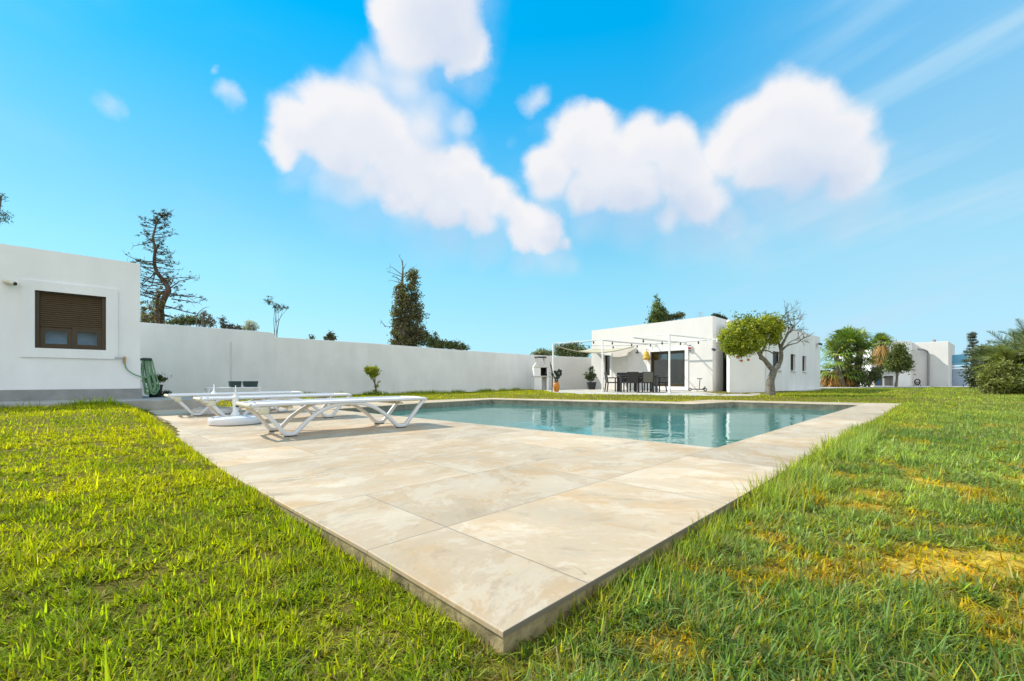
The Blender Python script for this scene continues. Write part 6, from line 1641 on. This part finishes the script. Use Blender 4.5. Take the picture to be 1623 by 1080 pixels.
# edge softness: crisp where the cloud faces up, feathered underneath
under = mr_(mt('SUBTRACT', D3, D1), -.15, .35, 0, 1)
lo = mt('MULTIPLY_ADD', under, -.20, .33); wid_ = mt('MULTIPLY_ADD', under, .60, .44)
alpha = mt('DIVIDE', mt('SUBTRACT', D1, lo), wid_, clamp=True)
alpha = mt('MULTIPLY', mr_(alpha, 0, 1, 0, .97), mt('MULTIPLY_ADD', under, -.22, 1.0))
trail = mt('MULTIPLY', mr_(D2, .18, .95, 0, 1), .36)
alpha = mt('MAXIMUM', alpha, trail)
lit = mt('SUBTRACT', 1.10, mt('ADD', mt('MULTIPLY', mr_(D2, .25, .80, 0, 1), .38), mt('MULTIPLY', mr_(D3, .10, .75, 0, 1), .60)), clamp=True)
n4 = nz(8, 6).outputs['Fac']
lit = mt('ADD', lit, mt('MULTIPLY', mt('SUBTRACT', n4, .5), .55), clamp=True)
mixc = N(nt, 'ShaderNodeMix', data_type='RGBA'); ls.new(lit, mixc.inputs[0])
mixc.inputs[6].default_value = (*[CLD * k for k in (.65, .745, .915)], 1); mixc.inputs[7].default_value = (*[CLD * k for k in (1.0, .985, 1.0)], 1)
# clear-sky colour: the Sky Texture, deepened to the photograph's cyan
lum = vm('DOT_PRODUCT', sky.outputs[0], (.25, .5, .25))
sx = N(nt, 'ShaderNodeSeparateXYZ'); ls.new(dirv, sx.inputs[0])
elf = mr_(sx.outputs['Z'], .0, .62, 0, 1, False)
ramp = N(nt, 'ShaderNodeValToRGB'); ls.new(elf, ramp.inputs[0]); e = ramp.color_ramp.elements
e[0].position = 0; e[0].color = SKC[0]; e[1].position = 1; e[1].color = SKC[-1]
for p_, c_ in zip((.15, .36, .52, .84), SKC[1:-1]):
    q = e.new(p_); q.color = c_
gm_ = N(nt, 'ShaderNodeGamma'); gm_.inputs['Gamma'].default_value = .25; ls.new(sky.outputs[0], gm_.inputs['Color'])
tint = vm('SCALE', vm('MULTIPLY', ramp.outputs['Color'], gm_.outputs['Color']), s=4.0)
clear = tint
# thin veil: milky to the right and low on the left, with wind-drawn streaks
rot = N(nt, 'ShaderNodeVectorRotate', rotation_type='AXIS_ANGLE'); rot.inputs['Axis'].default_value = (0, 1, 0); rot.inputs['Angle'].default_value = math.radians(19)
ls.new(dirv, rot.inputs['Vector'])
mp = N(nt, 'ShaderNodeMapping'); mp.inputs['Scale'].default_value = (1.1, 1.1, 11.0); ls.new(rot.outputs[0], mp.inputs['Vector'])
st = N(nt, 'ShaderNodeTexNoise'); st.inputs['Scale'].default_value = 1.25; st.inputs['Detail'].default_value = 5; st.inputs['Roughness'].default_value = .5; ls.new(mp.outputs[0], st.inputs['Vector'])
rightm = mr_(sx.outputs['X'], .22, .72, 0, 1)
streak = mt('MULTIPLY', mr_(st.outputs['Fac'], .46, .70, 0, 1), rightm)
veil = mt('ADD', mt('MULTIPLY', rightm, .46), mt('MULTIPLY', streak, .62), clamp=True)
wisp = N(nt, 'ShaderNodeTexNoise'); wisp.inputs['Scale'].default_value = 3.0; wisp.inputs['Detail'].default_value = 6
mp2 = N(nt, 'ShaderNodeMapping'); mp2.inputs['Scale'].default_value = (1, 1, 2.6); ls.new(dirv, mp2.inputs['Vector']); ls.new(mp2.outputs[0], wisp.inputs['Vector'])
veil = mt('ADD', veil, mt('MULTIPLY', mr_(wisp.outputs['Fac'], .5, .8, 0, .22), 1.0), clamp=True)
back = mr_(sx.outputs['Y'], .10, -.55, 0, .80)  # bright white haze added behind the camera as fill for shaded walls
mixv = N(nt, 'ShaderNodeMix', data_type='RGBA'); ls.new(mt('MULTIPLY', veil, .78), mixv.inputs[0]); ls.new(clear, mixv.inputs[6]); mixv.inputs[7].default_value = (*[CLD * k for k in VEIL], 1)
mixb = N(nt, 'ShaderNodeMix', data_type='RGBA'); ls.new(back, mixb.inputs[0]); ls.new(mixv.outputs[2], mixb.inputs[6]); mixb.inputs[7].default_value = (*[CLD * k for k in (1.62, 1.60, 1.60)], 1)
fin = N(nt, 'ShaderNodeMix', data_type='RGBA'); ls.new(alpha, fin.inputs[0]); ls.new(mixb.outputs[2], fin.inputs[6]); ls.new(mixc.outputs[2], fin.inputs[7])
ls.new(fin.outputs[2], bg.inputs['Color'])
w.cycles.sampling_method = 'MANUAL'; w.cycles.sample_map_resolution = 512

sun = bpy.data.lights.new('sun', 'SUN'); sun.energy = SUNE; sun.angle = math.radians(.55); sun.color = (1.0, .93, .82)
so = bpy.data.objects.new('sun', sun); link(so); so.rotation_euler = SUN.to_track_quat('Z', 'Y').to_euler(); so.location = (-20, 8, 25)
cam = bpy.data.cameras.new('camera'); co = bpy.data.objects.new('camera', cam); link(co)
cam.sensor_width = 36; cam.lens = F / 1623 * 36; cam.shift_y = (HZ - 540) / 1623; cam.clip_end = 3000; cam.clip_start = .05
co.location = (0, 0, H); co.rotation_euler = (math.pi / 2, 0, 0); SC.camera = co
SC.view_settings.view_transform = 'Standard'; SC.view_settings.look = 'None'; SC.view_settings.exposure = EXPO; SC.view_settings.gamma = 1
SC.cycles.max_bounces = 8; SC.cycles.transparent_max_bounces = 24; SC.cycles.use_denoising = True
SC.cycles.caustics_reflective = False; SC.cycles.caustics_refractive = False
